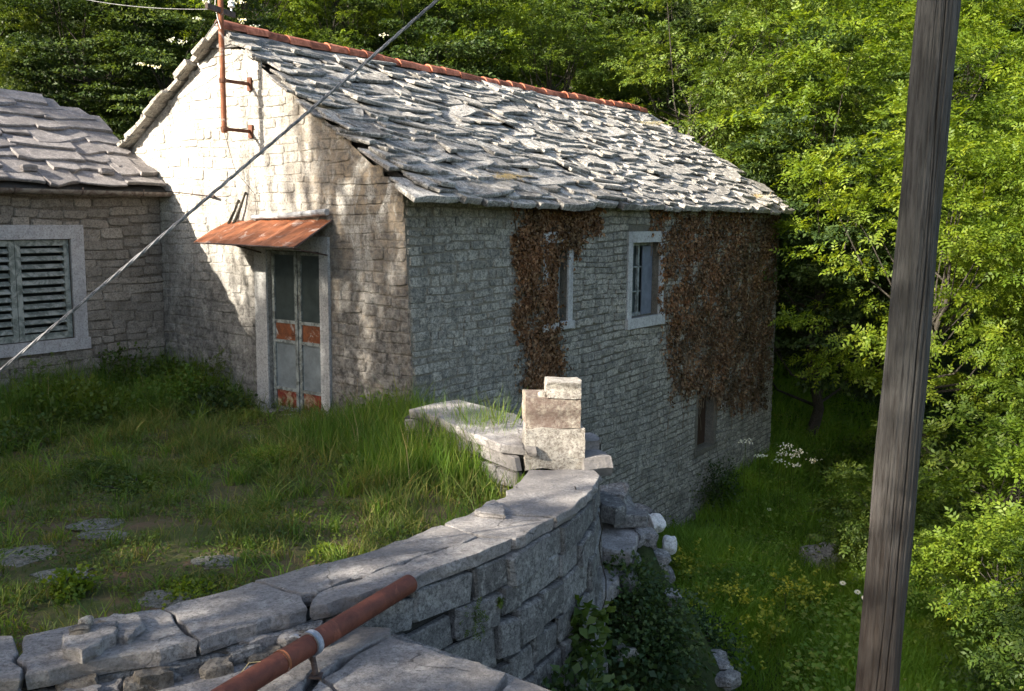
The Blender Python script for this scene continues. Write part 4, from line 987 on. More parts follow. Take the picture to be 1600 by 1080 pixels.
cp = sagline(cA, cB, .03, 150); mb = MB(); dd_ = unit(cB - cA); s1 = unit(np.cross(dd_, Z)); s2 = np.cross(s1, dd_)
for k in range(3):
    mb.tube([p + .0058 * (math.cos(i * .62 + k * 2.094) * s1 + math.sin(i * .62 + k * 2.094) * s2) for i, p in enumerate(cp)], .0055, 6)
tag(mb.build('overhead_cable', m_wire, None, None, True), 'thick twisted grey cable slanting up across the whole left of the view', 'cable')

# ================================================================== creepers on the front wall
def creeper(name, label, px_poly, n, seed, grey_side=0.0):
    P2 = [FR(*p) for p in px_poly]; rg = np.random.default_rng(seed)
    A = np.array(P2); lo, hi = A.min(0), A.max(0); S = rg.uniform(lo, hi, (int(n * 2.4), 2))
    jit = S + np.stack([.10 * np.sin(S[:, 1] * 7 + S[:, 0] * 3) + rg.normal(0, .13, len(S)), .10 * np.sin(S[:, 0] * 9) + rg.normal(0, .13, len(S))], 1)
    S = S[in_poly(jit, P2)][:n]
    keep = np.ones(len(S), bool)
    for (a_, b_, c_, d_) in (w2,): keep &= ~((S[:, 0] > a_ - .14) & (S[:, 0] < b_ - .05) & (S[:, 1] > c_ - .1) & (S[:, 1] < d_ + .1))
    keep &= ~((S[:, 0] > w1[0] + .25) & (S[:, 0] < w1[1] + .14) & (S[:, 1] > w1[2]) & (S[:, 1] < w1[3] - .1) & (rg.random(len(S)) < .92))
    keep &= ~((S[:, 0] > w3[0] + .05) & (S[:, 0] < w3[1] - .05) & (S[:, 1] > w3[2]) & (S[:, 1] < w3[3] - .05) & (rg.random(len(S)) < .8))
    keep &= rg.random(len(S)) < np.clip(2.0 * vnoise(S, 1.1, seed + 5) + .05, .25, 1) * np.clip(1.35 - .5 * np.clip((.5 - S[:, 1]) / 1.5, 0, 1), 0, 1)
    S = S[keep]
    th = (.03 + .07 * vnoise(S, .9, seed)); o_ = rg.random(len(S)) ** .6 * th
    P = np.array([Wf(u_, z_, q) for (u_, z_), q in zip(S, o_)])
    d_ = unit(rg.normal(0, .6, P.shape) - Z * .8 - V * .25); nr_ = unit(-V + rg.normal(0, .55, P.shape)); sz = rg.uniform(.025, .09, len(S))
    V_, F_ = leaves(P, d_, nr_, sz, sz * .7)
    c = P.mean(0); th_ = thing(name, label, 'creeper', (c[0], c[1], P[:, 2].min()))
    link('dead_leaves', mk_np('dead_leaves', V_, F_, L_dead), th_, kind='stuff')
    # clinging stems
    mb = MB()
    for k in range(int(60 * (hi[0] - lo[0])) + 10):
        u_, z_ = rg.uniform(lo, hi); pts_ = []
        for j in range(12):
            if in_poly(np.array([[u_, z_]]), P2)[0]: pts_.append(Wf(u_, z_, .012 + rg.random() * .02))
            elif len(pts_) > 1:
                if rg.random() < .5: pts_.append(Wf(u_, z_, .02))
                else: break
            u_ += rg.normal(0, .05); z_ -= rg.uniform(.10, .24)
        if len(pts_) > 2: mb.tube(pts_, [max(.003, .009 - .0006 * q) for q in range(len(pts_))], 4)
    mb.build('stems', L_deadgrey, th_, 'stuff')
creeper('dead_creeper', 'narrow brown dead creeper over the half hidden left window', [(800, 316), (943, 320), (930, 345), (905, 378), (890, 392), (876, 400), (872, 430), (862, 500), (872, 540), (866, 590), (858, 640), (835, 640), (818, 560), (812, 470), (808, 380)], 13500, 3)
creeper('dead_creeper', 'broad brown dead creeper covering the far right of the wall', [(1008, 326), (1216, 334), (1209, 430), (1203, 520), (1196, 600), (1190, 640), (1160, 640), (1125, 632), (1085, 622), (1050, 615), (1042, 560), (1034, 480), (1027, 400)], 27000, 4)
# straw tufts caught on the eave
for (px, py, lab) in ((785, 276, 'dry straw tuft on the eave above the left window'), (1178, 306, 'dry straw tuft on the eave near the far end'), (1015, 192, 'pale dry tuft on the far ridge end')):
    P = PLN(px, py, RF(0, 0, .09), unit(np.cross(U, RF(0, .5) - RF(0, 0)))); n = 160; rg = RNG
    Q = P + rg.normal(0, 1, (n, 3)) * np.array([.16, .12, .015]); d_ = unit(rg.normal(0, 1, (n, 3)) * np.array([1, 1, .4]) + np.array([0, 0, .35]))
    V_, F_ = leaves(Q, d_, rand_dir(n), rg.uniform(.08, .22, n), .008, .1); tag(link('straw_tuft', mk_np('straw_tuft', V_, F_, L_straw)), lab, 'dry grass')

# ================================================================== grass and plants on the terrace
tp = [tuple(p) for p in terr]
def terrace_pts(n, seed, dens=None):
    rg = np.random.default_rng(seed); S = np.stack([rg.uniform(-7.5, 1, n * 2), rg.uniform(3.2, 15.5, n * 2)], 1); S = S[in_poly(S, tp)][:n]; return S
S = terrace_pts(110000, 1)
near_l = np.clip(1 - (TL - ((np.column_stack([S, np.zeros(len(S))]) - C0) @ V)) / 2.0, 0, 1)        # near the low house
near_g = np.clip(1 + ((np.column_stack([S, np.zeros(len(S))]) - C0) @ U) / 3.0, 0, 1)                # near the gable
bkp_ = np.array([G(730, 665, 0)[:2], G(640, 650, 0)[:2], G(770, 700, 0)[:2]]); near_b = np.clip(1 - np.min(np.linalg.norm(S[:, None] - bkp_[None], axis=2), 1) / 2.4, 0, 1)
nz = vnoise(S, .55, 5) * .5 + vnoise(S, 2.6, 6) * .5; nz2 = vnoise(S, 1.7, 9)
dst_ = np.linalg.norm(S - np.array((C0 + V * 2.1 - U * .7)[:2]), axis=1)
tall = np.clip(dst_ / 1.3 - .3, .15, 1) * np.clip(np.maximum.reduce([near_l * .9, near_g * .75, near_b * 1.0]) * (.5 + .9 * nz), 0, 1)
h = .06 + .16 * nz2 * nz + .58 * tall ** 1.1
bare = []
for (px, py, r_) in ((30, 868, .45), (150, 822, .42), (170, 838, .3), (100, 905, .3), (330, 880, .3), (275, 935, .22), (430, 905, .3), (240, 940, .2), (300, 895, .2), (395, 668, .25), (760, 790, .35), (110, 738, .2), (620, 845, .2), (550, 780, .25)):
    c = G(px, py, -.12)[:2]; bare.append(c); q = np.linalg.norm((S - c) / np.array([1.5, .75]), axis=1) / r_; h *= np.where(q < 1, .25 + .35 * q, 1)
soil = np.clip((vnoise(S, .9, 33) - .38) * 5, .12, 1)
keep = RNG.random(len(S)) < np.clip(.35 + .9 * nz + tall, 0, 1) * np.maximum(soil, tall) * np.where(h < .045, .35, 1); S, h, tall = S[keep], h[keep], tall[keep]
P = np.column_stack([S, terrace_z(S[:, 0], S[:, 1]) - .01]); hh = h * RNG.uniform(.55, 1.3, len(h))
sp_ = tall > .35
link('terrace_long_grass', blades(P[sp_], hh[sp_], RNG.uniform(.007, .016, sp_.sum()), L_grass, 'terrace_long_grass'), kind='stuff')
link('terrace_short_grass', blades(P[~sp_], hh[~sp_], RNG.uniform(.005, .012, (~sp_).sum()), L_grass_short, 'terrace_short_grass', .8), kind='stuff')
# coarse tufts standing out of the turf
rg = np.random.default_rng(31); tc = terrace_pts(260, 41); tn = 26
Tq = np.repeat(tc, tn, 0) + rg.normal(0, .045, (len(tc) * tn, 2)); th_ = np.repeat(rg.uniform(.08, .26, len(tc)) * (.6 + vnoise(tc, .7, 12)), tn) * rg.uniform(.5, 1.2, len(Tq))
link('turf_tufts', blades(np.column_stack([Tq, terrace_z(Tq[:, 0], Tq[:, 1]) - .01]), th_, .011, L_grass, 'turf_tufts', .75, rg), kind='stuff')
# thin pale seed stalks
S2 = S[sp_][::260]; P2 = np.column_stack([S2, terrace_z(S2[:, 0], S2[:, 1])])
link('seed_stalks', blades(P2, RNG.uniform(.35, .75, len(P2)), .007, L_straw, 'seed_stalks', .3), kind='stuff')
# low leafy weeds: clover and broad leaves scattered
def ground_leaves(S, z, size, mat, name, hgt=.05, kind='stuff'):
    n = len(S); P = np.column_stack([S, z + RNG.random(n) * hgt]); sz = size * RNG.uniform(.6, 1.4, n)
    V_, F_ = leaves(P, rand_dir(n) * np.array([1, 1, .3]), unit(Z + RNG.normal(0, .4, (n, 3))), sz, sz * .7); return link(name, mk_np(name, V_, F_, mat), kind=kind)
S3 = terrace_pts(60000, 3); nz3 = vnoise(S3, .8, 21); S3 = S3[(nz3 > .40) & (RNG.random(len(S3)) < .8)]
ground_leaves(S3, terrace_z(S3[:, 0], S3[:, 1]), .03, L_mid, 'terrace_clover', .10)
# flat stones showing through the turf
for (px, py, sx, sy, lab) in ((30, 868, .45, .22, 'pale stone patch in the turf at the left frame edge'), (150, 816, .40, .16, 'upper of two pale flat stones in the turf at left'), (165, 836, .42, .13, 'lower of two pale flat stones in the turf at left'), (100, 905, .35, .15, 'brownish flat stone in the turf below the left patch'), (335, 884, .3, .12, 'flat stone sunk in turf above the cracked coping'), (262, 938, .34, .12, 'flat stone just inside the coping by the rocks'), (395, 668, .22, .12, 'pale stone lying before the gable door jamb'), (762, 786, .06, .05, 'little white stone in the grass near the pillar'), (-5, 735, .14, .1, 'pale stone by the foot of the low house')):
    c = G(px, py, -.12); c[2] = terrace_z(c[0], c[1]) + .004
    v_, f_ = rock(c, sx * 1.0, sy * 1.7, .035, random.uniform(-.3, .3), 3, .22, .3); tag(link('turf_stone', mk('turf_stone', v_, f_, m_turf_stone)), lab, 'stone')

def plant(name, label, cat, c, r, hgt, n, size, mat, seed, compound=False, group=None, stems=8, base=0.0, flat=.6):
    rg = np.random.default_rng(seed); q = rand_dir(n, rg) * (rg.random(n) ** .4)[:, None]; q[:, 2] = np.abs(q[:, 2]) if base == 0 else q[:, 2]
    lob = 1 + .35 * np.sin(np.arctan2(q[:, 1], q[:, 0]) * 3 + seed) * np.abs(q[:, 0] + q[:, 1])
    P = np.asarray(c) + q * np.array([r, r, hgt]) * lob[:, None]; d_ = unit(q + rg.normal(0, .5, q.shape)); nr_ = unit(Z * 1.0 + q * .7 + rg.normal(0, flat, q.shape)); sz = size * rg.uniform(.6, 1.3, n)
    V_, F_ = sprigs(P, d_, nr_, sz, 3, rg) if compound else leaves(P, d_, nr_, sz, sz * .72)
    t_ = thing(name, label, cat, c, group); link('leaves', mk_np('leaves', V_, F_, mat), t_, kind='stuff')
    mb = MB()
    for k in range(stems):
        e = P[rg.integers(len(P))]; b_ = np.asarray(c) + np.array([rg.normal(0, r * .15), rg.normal(0, r * .15), 0]); mb.tube([b_, (b_ + e) / 2 + Z * .05 * hgt, e], [.006 + .004 * r, .005 + .002 * r, .002], 4)
    mb.build('stems', m_bark, t_); return t_
def tz(p): return np.array([p[0], p[1], terrace_z(p[0], p[1])])
plant('weed_clump', 'dark leafy weed clump in the gap beside the pillar', 'plant', tz(G(788, 745, -.1)), .24, .45, 520, .07, L_dark, 11, True)
plant('weed_clump', 'leafy clump spilling over the back coping end', 'plant', tz(G(722, 700, -.2)), .36, .42, 800, .06, L_mid, 12, True)
plant('weed_clump', 'low dark leafy weed before the door step', 'plant', tz(G(340, 648, -.25)), .45, .42, 600, .07, L_dark, 13)
plant('weed_clump', 'bushy weeds against the corner of the two houses', 'plant', tz(G(262, 625, -.25)), .55, .65, 1100, .07, L_mid, 14)
plant('weed_clump', 'dark weeds below the green shutters', 'plant', tz(G(120, 660, -.25)), .8, .6, 1200, .07, L_mid, 15)
plant('weed_clump', 'small nettle at the house corner foot', 'plant', tz(G(622, 655, -.2)), .12, .42, 160, .07, L_dark, 16)
plant('weed_clump', 'round leafed weeds in the middle of the turf', 'plant', tz(G(205, 765, -.15)), .35, .12, 420, .05, L_mid, 17)
plant('weed_clump', 'tuft in bright leaf colour for a sun patch by the left flat stones', 'plant', tz(G(110, 935, -.12)), .16, .20, 420, .045, L_bright, 18)  # bright leaf colour stands in for a sun patch on the turf
plant('weed_clump', 'bright creeping weeds along the coping edge', 'plant', tz(G(300, 922, -.1)), .25, .08, 420, .035, L_bright, 19)
plant('weed_clump', 'pale weeds in the turf by the cracked coping', 'plant', tz(G(510, 862, -.1)), .18, .10, 240, .035, L_bright, 20)
for (px, py, z_, r_, lab, sd) in ((398, 990, -.05, .09, 'small fern like weed growing under the coping edge', 31), (450, 1003, -.06, .05, 'bright small weed beside the pipe clamp', 32), (122, 1072, -.05, .05, 'broad leafed weed at the bottom left edge', 33), (180, 1062, -.05, .04, 'tiny weed in the rubble at bottom left', 34), (722, 928, -.35, .09, 'weed sprouting from the dry wall joint', 35), (768, 916, -.3, .04, 'tiny weed in the upper wall joint', 36)):
    c = G(px, py, z_)
    if z_ < -.2: c = min([Wt(s, z_, .06) for s in np.linspace(0, LP, 400)], key=lambda q: (proj(q)[0] - px) ** 2 + (proj(q)[1] - py) ** 2)
    plant('wall_weed', lab, 'plant', c, r_, r_ * 1.1, 70, .045, L_mid if sd != 32 and sd != 33 else L_bright, sd, sd in (31, 35), stems=4, base=1)

# ================================================================== lower garden
rg = np.random.default_rng(77); n = 230000
D = 8 + 18 * rg.random(n) ** 1.25; A_ = rg.uniform(-.08, .62, n); S = np.stack([A_ * D, D], 1)
u_c = (np.column_stack([S, np.zeros(n)]) - C0) @ U; v_c = (np.column_stack([S, np.zeros(n)]) - C0) @ V
S = S[~((v_c > -.05) & (u_c < UL + .05))]; tw_line = np.array([p[:2] for p in path]); 
S = S[~in_poly(S, [tuple(p[:2]) for p in path] + [(-3, 13), (-6, 3)])]
hz = vnoise(S, .25, 4); hh = (.10 + .32 * hz) * rg.uniform(.4, 1.7, len(S)); P = np.column_stack([S, ground_z(S[:, 0], S[:, 1]) - .02])
link('meadow_grass', blades(P, hh, .006 + .0007 * np.linalg.norm(S, axis=1), L_grass_low, 'meadow_grass', .55), kind='stuff')
S4 = S[rg.random(len(S)) < .30]; S4 = S4[vnoise(S4, .45, 8) > .42]; ground_leaves(S4, ground_z(S4[:, 0], S4[:, 1]), .07, L_grass, 'meadow_weeds', .42)
for k, (px, py, r_, h_, n_, lab) in enumerate(((60, 640, .5, .75, 900, 'tall weeds against the low house under the window'), (180, 622, .5, .8, 1000, 'tall green weeds right of the shutters'), (235, 650, .35, .6, 700, 'feathery weed in front of the house corner'), (300, 640, .4, .7, 800, 'tall weeds at the foot of the shaded gable'), (345, 625, .25, .8, 400, 'thin tall weed touching the gable left of the door'), (590, 668, .3, .5, 500, 'leafy weed right of the door step'), (640, 672, .3, .5, 600, 'thick weed where the coping meets the house'), (30, 700, .4, .4, 600, 'low weeds at the left frame edge'), (420, 730, .3, .2, 500, 'low clover in the middle of the turf'), (560, 740, .3, .22, 500, 'low yellowish weeds in the turf near the coping'), (150, 760, .35, .2, 500, 'low leafy patch above the flat stones'))):
    plant('weed_clump', lab, 'plant', tz(G(px, py, -.22)), r_, h_, n_, .06, [L_grass, L_mid, L_grass][k % 3], 80 + k, k % 2 == 0)
def gz(px, py, z=-3.3):
    c = G(px, py, z); return np.array([c[0], c[1], ground_z(c[0], c[1])])
# yellow-green spurge plants
for k, (px, py, lab) in enumerate(((1090, 930, 'yellow green spurge beside the mossy rocks'), (1130, 1000, 'yellow green spurge low by the dark bush'), (1225, 925, 'brightest yellow green spurge in mid garden'), (1205, 965, 'yellow green spurge in front of the brightest one'), (1255, 900, 'yellow green spurge next to the boulder'), (1485, 930, 'yellow green spurge right of the pole'), (1075, 870, 'yellow green spurge beyond the white rocks'), (1150, 925, 'small yellow green spurge between the rocks and boulder'))):
    c = gz(px, py + 45); t_ = plant('spurge_plant', lab, 'plant', c, .30, .58, 300, .06, L_bright, 40 + k, stems=9)
    q = np.repeat(rg.normal(0, 1, (15, 3)) * np.array([.22, .22, .10]), 10, 0) + rg.normal(0, .035, (150, 3)) + np.array([0, 0, .50]); V_, F_ = leaves(c + q, rand_dir(150, rg), unit(Z + rg.normal(0, .3, (150, 3))), .05, .045); link('flower_heads', mk_np('flower_heads', V_, F_, L_yellow), t_, kind='stuff')
# daisies
def daisy(px, py, lab, hgt=.4, r_=.05, zc=-3.3, grp=None):
    c = gz(px, py, zc + hgt); c = G(px, py, c[2] + hgt); b_ = np.array([c[0], c[1], ground_z(c[0], c[1])]); t_ = thing('white_daisy', lab, 'flower', b_, grp)
    MB().tube([b_, (b_ + c) / 2 + np.array([.02, 0, 0]), c], .004, 4).build('stem', L_mid, t_)
    a_ = np.linspace(0, 6.28, 14)[:-1]; d_ = np.stack([np.cos(a_), np.sin(a_) * .6, np.sin(a_) * .5], 1); N_ = np.tile(unit(np.array([0, -.6, .8])), (13, 1)); V_, F_ = leaves(c + d_ * r_ * .6, d_, N_, r_, r_ * .42, .05); link('petals', mk_np('petals', V_, F_, L_white), t_)
    v_, f_ = rock(c, r_ * .4, r_ * .4, r_ * .3, 0, 1, .02, .1); link('flower_centre', mk('flower_centre', v_, f_, L_yellow), t_)
for px, py, lab in ((1340, 925, 'large white daisy just left of the pole'), (1351, 934, 'white daisy touching the pole outline'), (1317, 911, 'small white daisy above the large one'), (1202, 796, 'lone white flower in the mid meadow'), (1498, 896, 'white daisy right of the pole')): daisy(px, py, lab)
def umbel(px, py, D_, lab, n=60, r_=.12, grp=None, ground=False):
    r0 = ray(px, py); c = CAM + r0 * (D_ / r0[1]); b_ = np.array([c[0], c[1], ground_z(c[0], c[1])]) if ground else c - Z * .10
    t_ = thing('white_umbel', lab, 'flower', b_, grp); MB().tube([b_, c], .006, 4).build('stem', L_mid, t_)
    q = rg.normal(0, 1, (n, 3)) * np.array([r_, r_, r_ * .35]) * .55; V_, F_ = leaves(c + q, rand_dir(n, rg), unit(Z - _fw * .8 + rg.normal(0, .3, (n, 3))), .04, .035); link('florets', mk_np('florets', V_, F_, L_white), t_, kind='stuff')
for k, (px, py) in enumerate(((1229, 697), (1222, 708), (1238, 712), (1250, 706), (1218, 720), (1272, 720), (1240, 727), (1188, 713), (1165, 690))):
    umbel(px, py, 18.2, 'white flower cluster beyond the far house corner, ' + ['topmost', 'inner left', 'middle', 'upper right', 'lower left', 'far right', 'lowest', 'near the wall edge', 'highest by the wall edge'][k], 26, .13, 'white flowers beyond the house corner', True)
v_, f_ = rock(G(1485, 940, -2.9), .06, .05, .09, 0, 1, .1, .2); tag(link('blue_flower', mk('blue_flower', v_, f_, L_blue)), 'single small blue flower right of the pole', 'flower')
# bushes on and below the wall
def wall_pt(px, py, z, o): return min([Wt(s, z, o) for s in np.linspace(0, LP, 500)], key=lambda q: (proj(q)[0] - px) ** 2)
for k, (px, py, z_, r_, h_, n_, sz, mat, lab) in enumerate(((905, 1000, -1.6, .55, .6, 2000, .085, L_ivy, 'ivy bush on the wall face at bottom centre'), (955, 1045, -1.9, .65, .65, 2400, .09, L_ivy, 'large leafed ivy mound at the bottom of the wall'), (870, 1070, -2.0, .5, .5, 1500, .09, L_ivy, 'ivy growing up from the bottom edge beside the wall'), (912, 880, -1.0, .22, .34, 200, .10, L_mid, 'small ivy spray climbing the curved wall'), (1018, 885, -1.6, .42, .36, 2600, .045, L_mid, 'small leafed dark shrub over the white rocks'), (1010, 975, -2.0, .55, .5, 3000, .05, L_ivy, 'dark bramble below the steps'), (1075, 1010, -2.7, .7, .55, 2400, .06, L_ivy, 'dark low bramble in front of the meadow'), (1050, 760, -2.9, .6, .8, 1800, .06, L_dark, 'shrub at the foot of the grey wall'), (1120, 770, -3.0, .6, .7, 1500, .06, L_dark, 'rounded shrub below the small low window'), (1350, 720, -3.3, .8, .7, 1500, .08, L_mid, 'leafy weed bank in shade left of the pole'), (1290, 740, -3.3, .9, .5, 1500, .08, L_mid, 'low leafy weeds beyond the boulder'), (1000, 1040, -2.4, .6, .5, 2200, .08, L_ivy, 'ivy covering the bank foot at bottom centre'), (985, 920, -1.6, .4, .4, 1800, .05, L_ivy, 'ivy mat over the lower step rocks'), (1045, 900, -1.8, .4, .35, 1600, .05, L_mid, 'small leafed growth right of the white rocks'))):
    c = G(px, py, z_)
    if k in (4, 5, 11, 12, 13):
        for _ in range(12): c = G(px, py, max(bank_z(c[0], c[1]), -3.3) * .5 + c[2] * .5)
    if k in (0, 1, 2, 3): c = wall_pt(px, py, z_, .28 if k < 3 else .1); c = np.array([c[0], c[1], G(px, py, z_)[2]])
    plant('bush', lab, 'bush', c, r_, h_, n_, sz, mat, 60 + k, stems=14, base=1)
# dangling bramble stems on the wall
for k, (px, y0, y1) in enumerate(((893, 830, 1000), (905, 760, 960), (942, 800, 985))):
    pts_ = [CAM + ray(px + 6 * math.sin(j * 1.3 + k) - (j == 0) * 12, y0 + (y1 - y0) * j / 7) * ((8.15 + .1 * k) / ray(px, y0)[1]) for j in range(8)]
    wire('bramble_stem', pts_, .006, ['left thin dark bramble stem hanging on the curved wall', 'middle long bramble stem crossing the coping edge', 'right bramble stem along the wall end'][k], 'stem', m_bark)

# ================================================================== trees
def make_variant(tagn, rx, rz, n_cl, per, size, mat, seed, hollow, tr_h, zc, r0, compound=True, low=-.9):
    cm, cl = crown_mesh('crown', rx, rz, n_cl, per, size, mat, seed, compound, hollow, low)
    return cm, trunk_mesh('trunk', tr_h, r0, cl, m_bark, seed, zc), zc
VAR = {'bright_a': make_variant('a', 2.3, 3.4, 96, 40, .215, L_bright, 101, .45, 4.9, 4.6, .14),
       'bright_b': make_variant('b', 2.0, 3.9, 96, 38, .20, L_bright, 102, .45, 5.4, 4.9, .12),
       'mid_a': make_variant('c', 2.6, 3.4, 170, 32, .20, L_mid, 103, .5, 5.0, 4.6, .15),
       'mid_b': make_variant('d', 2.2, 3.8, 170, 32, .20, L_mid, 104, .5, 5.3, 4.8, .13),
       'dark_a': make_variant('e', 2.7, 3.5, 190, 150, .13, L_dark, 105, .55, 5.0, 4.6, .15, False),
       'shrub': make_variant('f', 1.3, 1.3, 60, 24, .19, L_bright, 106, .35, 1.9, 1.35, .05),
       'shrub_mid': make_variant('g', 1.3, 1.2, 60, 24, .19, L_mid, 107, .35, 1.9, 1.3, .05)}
def tree(x, y, var, sc, label, group=None, name='tree', cat='tree', rz=None, zs=1.0, dz=0):
    cm, tmh, zc = VAR[var]; z_ = float(ground_z(x, y)) + dz
    t_ = thing(name, label, cat, (x, y, z_), group); a_ = random.uniform(0, 6.28) if rz is None else rz
    R = Matrix.Translation((x, y, z_)) @ Matrix.Rotation(a_, 4, 'Z') @ Matrix.Diagonal((sc, sc, sc * zs, 1))
    link('trunk', tmh, t_, R); link('crown', cm, t_, R @ Matrix.Translation((0, 0, zc))); return t_
tr = random.Random(5)
# bright ones on the right, near
for x, y, v_, s_, lab in ((8.6, 19.5, 'bright_a', 1.05, 'sunlit tree just right of the roof end'), (10.3, 17.6, 'bright_b', 1.0, 'sunlit tree directly behind the utility pole'), (11.2, 15.2, 'bright_a', .95, 'nearest sunlit tree at the right frame edge'), (7.4, 23.2, 'dark_a', 1.0, 'tree with shade-dark leaf colour close behind the far house corner'), (12.6, 20.5, 'bright_b', 1.3, 'tall sunlit tree behind the pole to the right'), (8.2, 25.5, 'bright_a', 1.3, 'tall leafy tree behind the far roof corner'), (5.0, 27.5, 'mid_b', 1.2, 'dark green tree rising over the ridge end')):  # dark leaf variant at the house corner stands in for deep shade
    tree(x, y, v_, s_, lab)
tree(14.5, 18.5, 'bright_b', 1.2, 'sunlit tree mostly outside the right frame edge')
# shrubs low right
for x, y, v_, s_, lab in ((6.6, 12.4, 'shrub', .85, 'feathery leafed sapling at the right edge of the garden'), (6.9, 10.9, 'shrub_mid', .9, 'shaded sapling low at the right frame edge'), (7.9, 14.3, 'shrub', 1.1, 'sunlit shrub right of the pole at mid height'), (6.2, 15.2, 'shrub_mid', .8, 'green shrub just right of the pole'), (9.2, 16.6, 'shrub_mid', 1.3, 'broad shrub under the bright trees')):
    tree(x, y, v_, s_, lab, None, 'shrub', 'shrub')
# dense rows up the hillside
rows = []
ORD = ['first', 'second', 'third', 'fourth', 'fifth', 'sixth', 'seventh', 'eighth', 'ninth', 'tenth', 'eleventh', 'twelfth', 'thirteenth', 'fourteenth']
def row(x0, x1, y0, y1, n, vars_, sc, label, group):
    for k in range(n):
        f = (k + .5) / n; x = x0 + (x1 - x0) * f + tr.uniform(-.8, .8); y = y0 + (y1 - y0) * f + tr.uniform(-.8, .8)
        tree(x, y, tr.choice(vars_), sc * tr.uniform(.85, 1.15), label + ', ' + ORD[k] + ' from the left', group)
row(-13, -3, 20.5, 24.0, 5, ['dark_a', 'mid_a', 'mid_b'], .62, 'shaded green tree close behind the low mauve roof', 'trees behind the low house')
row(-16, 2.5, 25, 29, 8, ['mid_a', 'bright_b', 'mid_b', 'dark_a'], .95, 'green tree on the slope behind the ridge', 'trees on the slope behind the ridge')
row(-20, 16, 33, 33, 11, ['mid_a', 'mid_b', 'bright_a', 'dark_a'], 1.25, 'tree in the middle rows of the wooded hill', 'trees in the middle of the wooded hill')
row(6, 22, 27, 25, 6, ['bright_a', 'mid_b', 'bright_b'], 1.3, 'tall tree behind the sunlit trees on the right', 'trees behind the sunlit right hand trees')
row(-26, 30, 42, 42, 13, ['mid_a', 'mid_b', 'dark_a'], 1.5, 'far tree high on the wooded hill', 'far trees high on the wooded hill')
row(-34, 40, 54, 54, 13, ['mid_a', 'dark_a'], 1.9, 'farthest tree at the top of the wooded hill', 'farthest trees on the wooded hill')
# undergrowth that hides the slope between the trunks
rg = np.random.default_rng(8); n = 110000; S = np.stack([rg.uniform(-22, 26, n), 14 + 26 * rg.random(n) ** .8], 1)
u_c = (np.column_stack([S, np.zeros(n)]) - C0) @ U; v_c = (np.column_stack([S, np.zeros(n)]) - C0) @ V
S = S[~((v_c > -2.5) & (v_c < VW + .7) & (u_c < UL + .6))]; S = S[(S[:, 0] > .42 * S[:, 1]) | (((np.column_stack([S, np.zeros(len(S))]) - C0) @ V) > VW) | (S[:, 1] > 25)]
P = np.column_stack([S, ground_z(S[:, 0], S[:, 1]) + rg.random(len(S)) * (.4 + 1.3 * vnoise(S, .15, 3))]); sz = rg.uniform(.09, .2, len(S))
V_, F_ = leaves(P, rand_dir(len(P), rg), unit(Z + rg.normal(0, .5, P.shape)), sz, sz * .6); link('undergrowth', mk_np('undergrowth', V_, F_, L_dark), kind='stuff')
# elder blossoms behind the mast and above the low roof
for k, (px, py, D_, grp) in enumerate(((268, 62, 19.5, 0), (285, 66, 19.5, 0), (222, 100, 19, 0), (244, 105, 19, 0), (312, 30, 19.5, 0), (320, 3, 19.5, 0), (375, 3, 20, 0), (380, 32, 20, 0), (398, 42, 20, 0), (405, 50, 20, 0), (600, 55, 23, 1))):
    umbel(px, py, D_, ('white elder blossom ' + ['left of the mast above the rake', 'left of the mast, twin of the upper', 'over the low roof', 'over the low roof, right of its twin', 'beside the crossarm left', 'at the top edge left of the mast', 'at the top edge right of the mast', 'right of the mast under the crossarm', 'above the first ridge tile', 'just above the second ridge tile', 'above the cable on the ridge', 'above the middle ridge', 'above the right ridge', 'near the ridge end', 'in the sunlit trees at right'][k]), 20, .09, ('white blossoms near the mast', 'white blossoms above the roof')[grp])

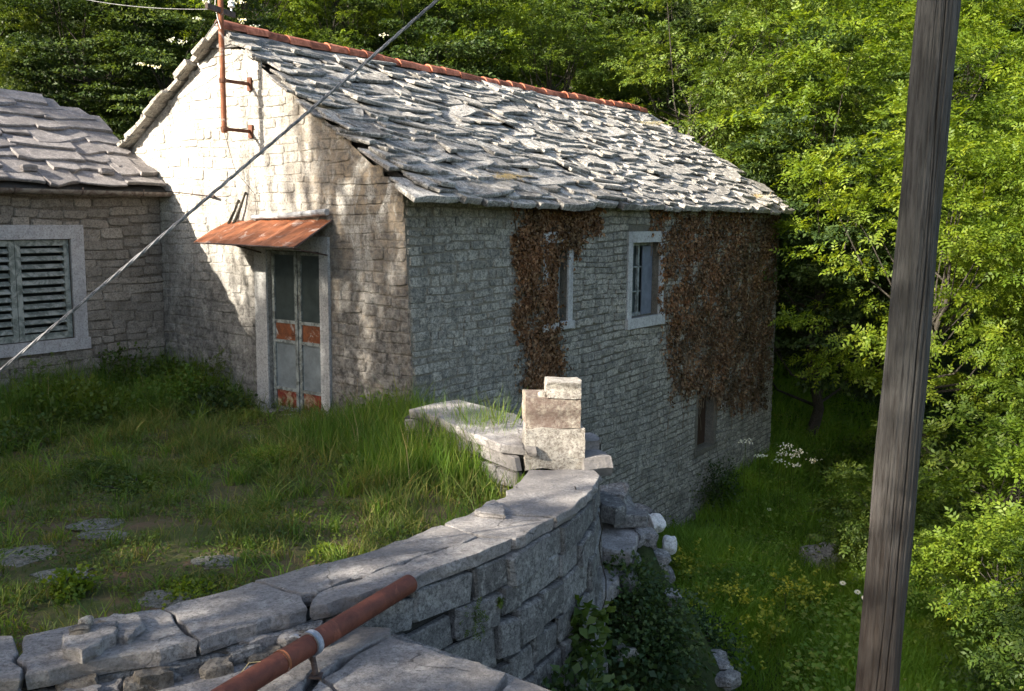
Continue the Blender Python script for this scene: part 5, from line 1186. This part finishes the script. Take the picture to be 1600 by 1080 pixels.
# unseen trees added left and behind: crowns sized and stacked to cast tuned shade
def sun_xy(p_, k_): return p_ * np.array([-SH[1], SH[0]]) + k_ * SH
def shade(p_, q_, k_, var, sc, lab):
    """an unseen added tree k metres towards the sun whose crown centre lies on the sun ray (p, q)"""
    x, y = sun_xy(p_, k_); cm, tmh, zc = VAR[var]; zc_w = q_ + k_ * math.tan(rad(SUN_EL)); gz_ = float(ground_z(x, y)) - .3
    t_ = thing('tree', lab, 'tree', (x, y, gz_), 'unseen shade trees added left of the viewer'); R = Matrix.Translation((x, y, gz_)) @ Matrix.Rotation(random.uniform(0, 6.28), 4, 'Z')
    link('trunk', tmh, t_, R @ Matrix.Diagonal((.9, .9, (zc_w - gz_) / zc, 1))); link('crown', cm, t_, R @ Matrix.Translation((0, 0, zc_w - gz_)) @ Matrix.Diagonal((sc, sc, sc, 1))); return t_
SHADES = [(-18.9, 3.4, 12, .8), (-16.9, 4.2, 15, .2), (-17.5, -2.0, 13, 1.0), (-15.5, -2.1, 12, 1.0), (-13.6, -2.0, 12, 1.0), (-11.7, -2.5, 13, 1.0), (-9.6, -.1, 12, .5), (-8.3, -2.3, 12, .9), (-6.6, -2.3, 12, 1.0), (-5.0, -2.2, 14, .9),
          (-2.4, 0.5, 9, .8), (-2.5, 4.0, 12, .8), (-2.6, 7.0, 15, .8), (0, 2, 10, 1.0), (1.6, 6, 12, 1.3), (-14.6, -3.0, 17, 1.1), (-12, -3.2, 17, 1.1), (-9.7, 1.0, 17, .45),
          (-9.5, 5.0, 20, .40), (-9.8, .2, 16, .5), (-7.6, -1.0, 17, .6), (-10.4, .4, 18, .4), (-9.0, .8, 19, .42), (-9.0, .7, 15, .42), (-5.7, 4.7, 10, .5), (-5.6, 4.9, 12, .5)
          ] + [(p_, q_ + .05 * (k_ - 9), k_, s_) for k_ in (8.5, 10, 11.5) for p_, q_, s_ in ((-10.7, 3.2, .24), (-13.0, 3.0, .19), (-11.75, 4.5, .13), (-11.2, 5.4, .11), (-12.2, 5.6, .12), (-13.5, 2.4, .12), (-10.9, 2.2, .16))]
for k, (p_, q_, k_, s_) in enumerate(SHADES): shade(p_, q_, k_, 'dark_a' if s_ < .4 else ['dark_a', 'mid_a'][k % 2], s_, 'leafy tree added out of frame left of the viewer to cast shade')
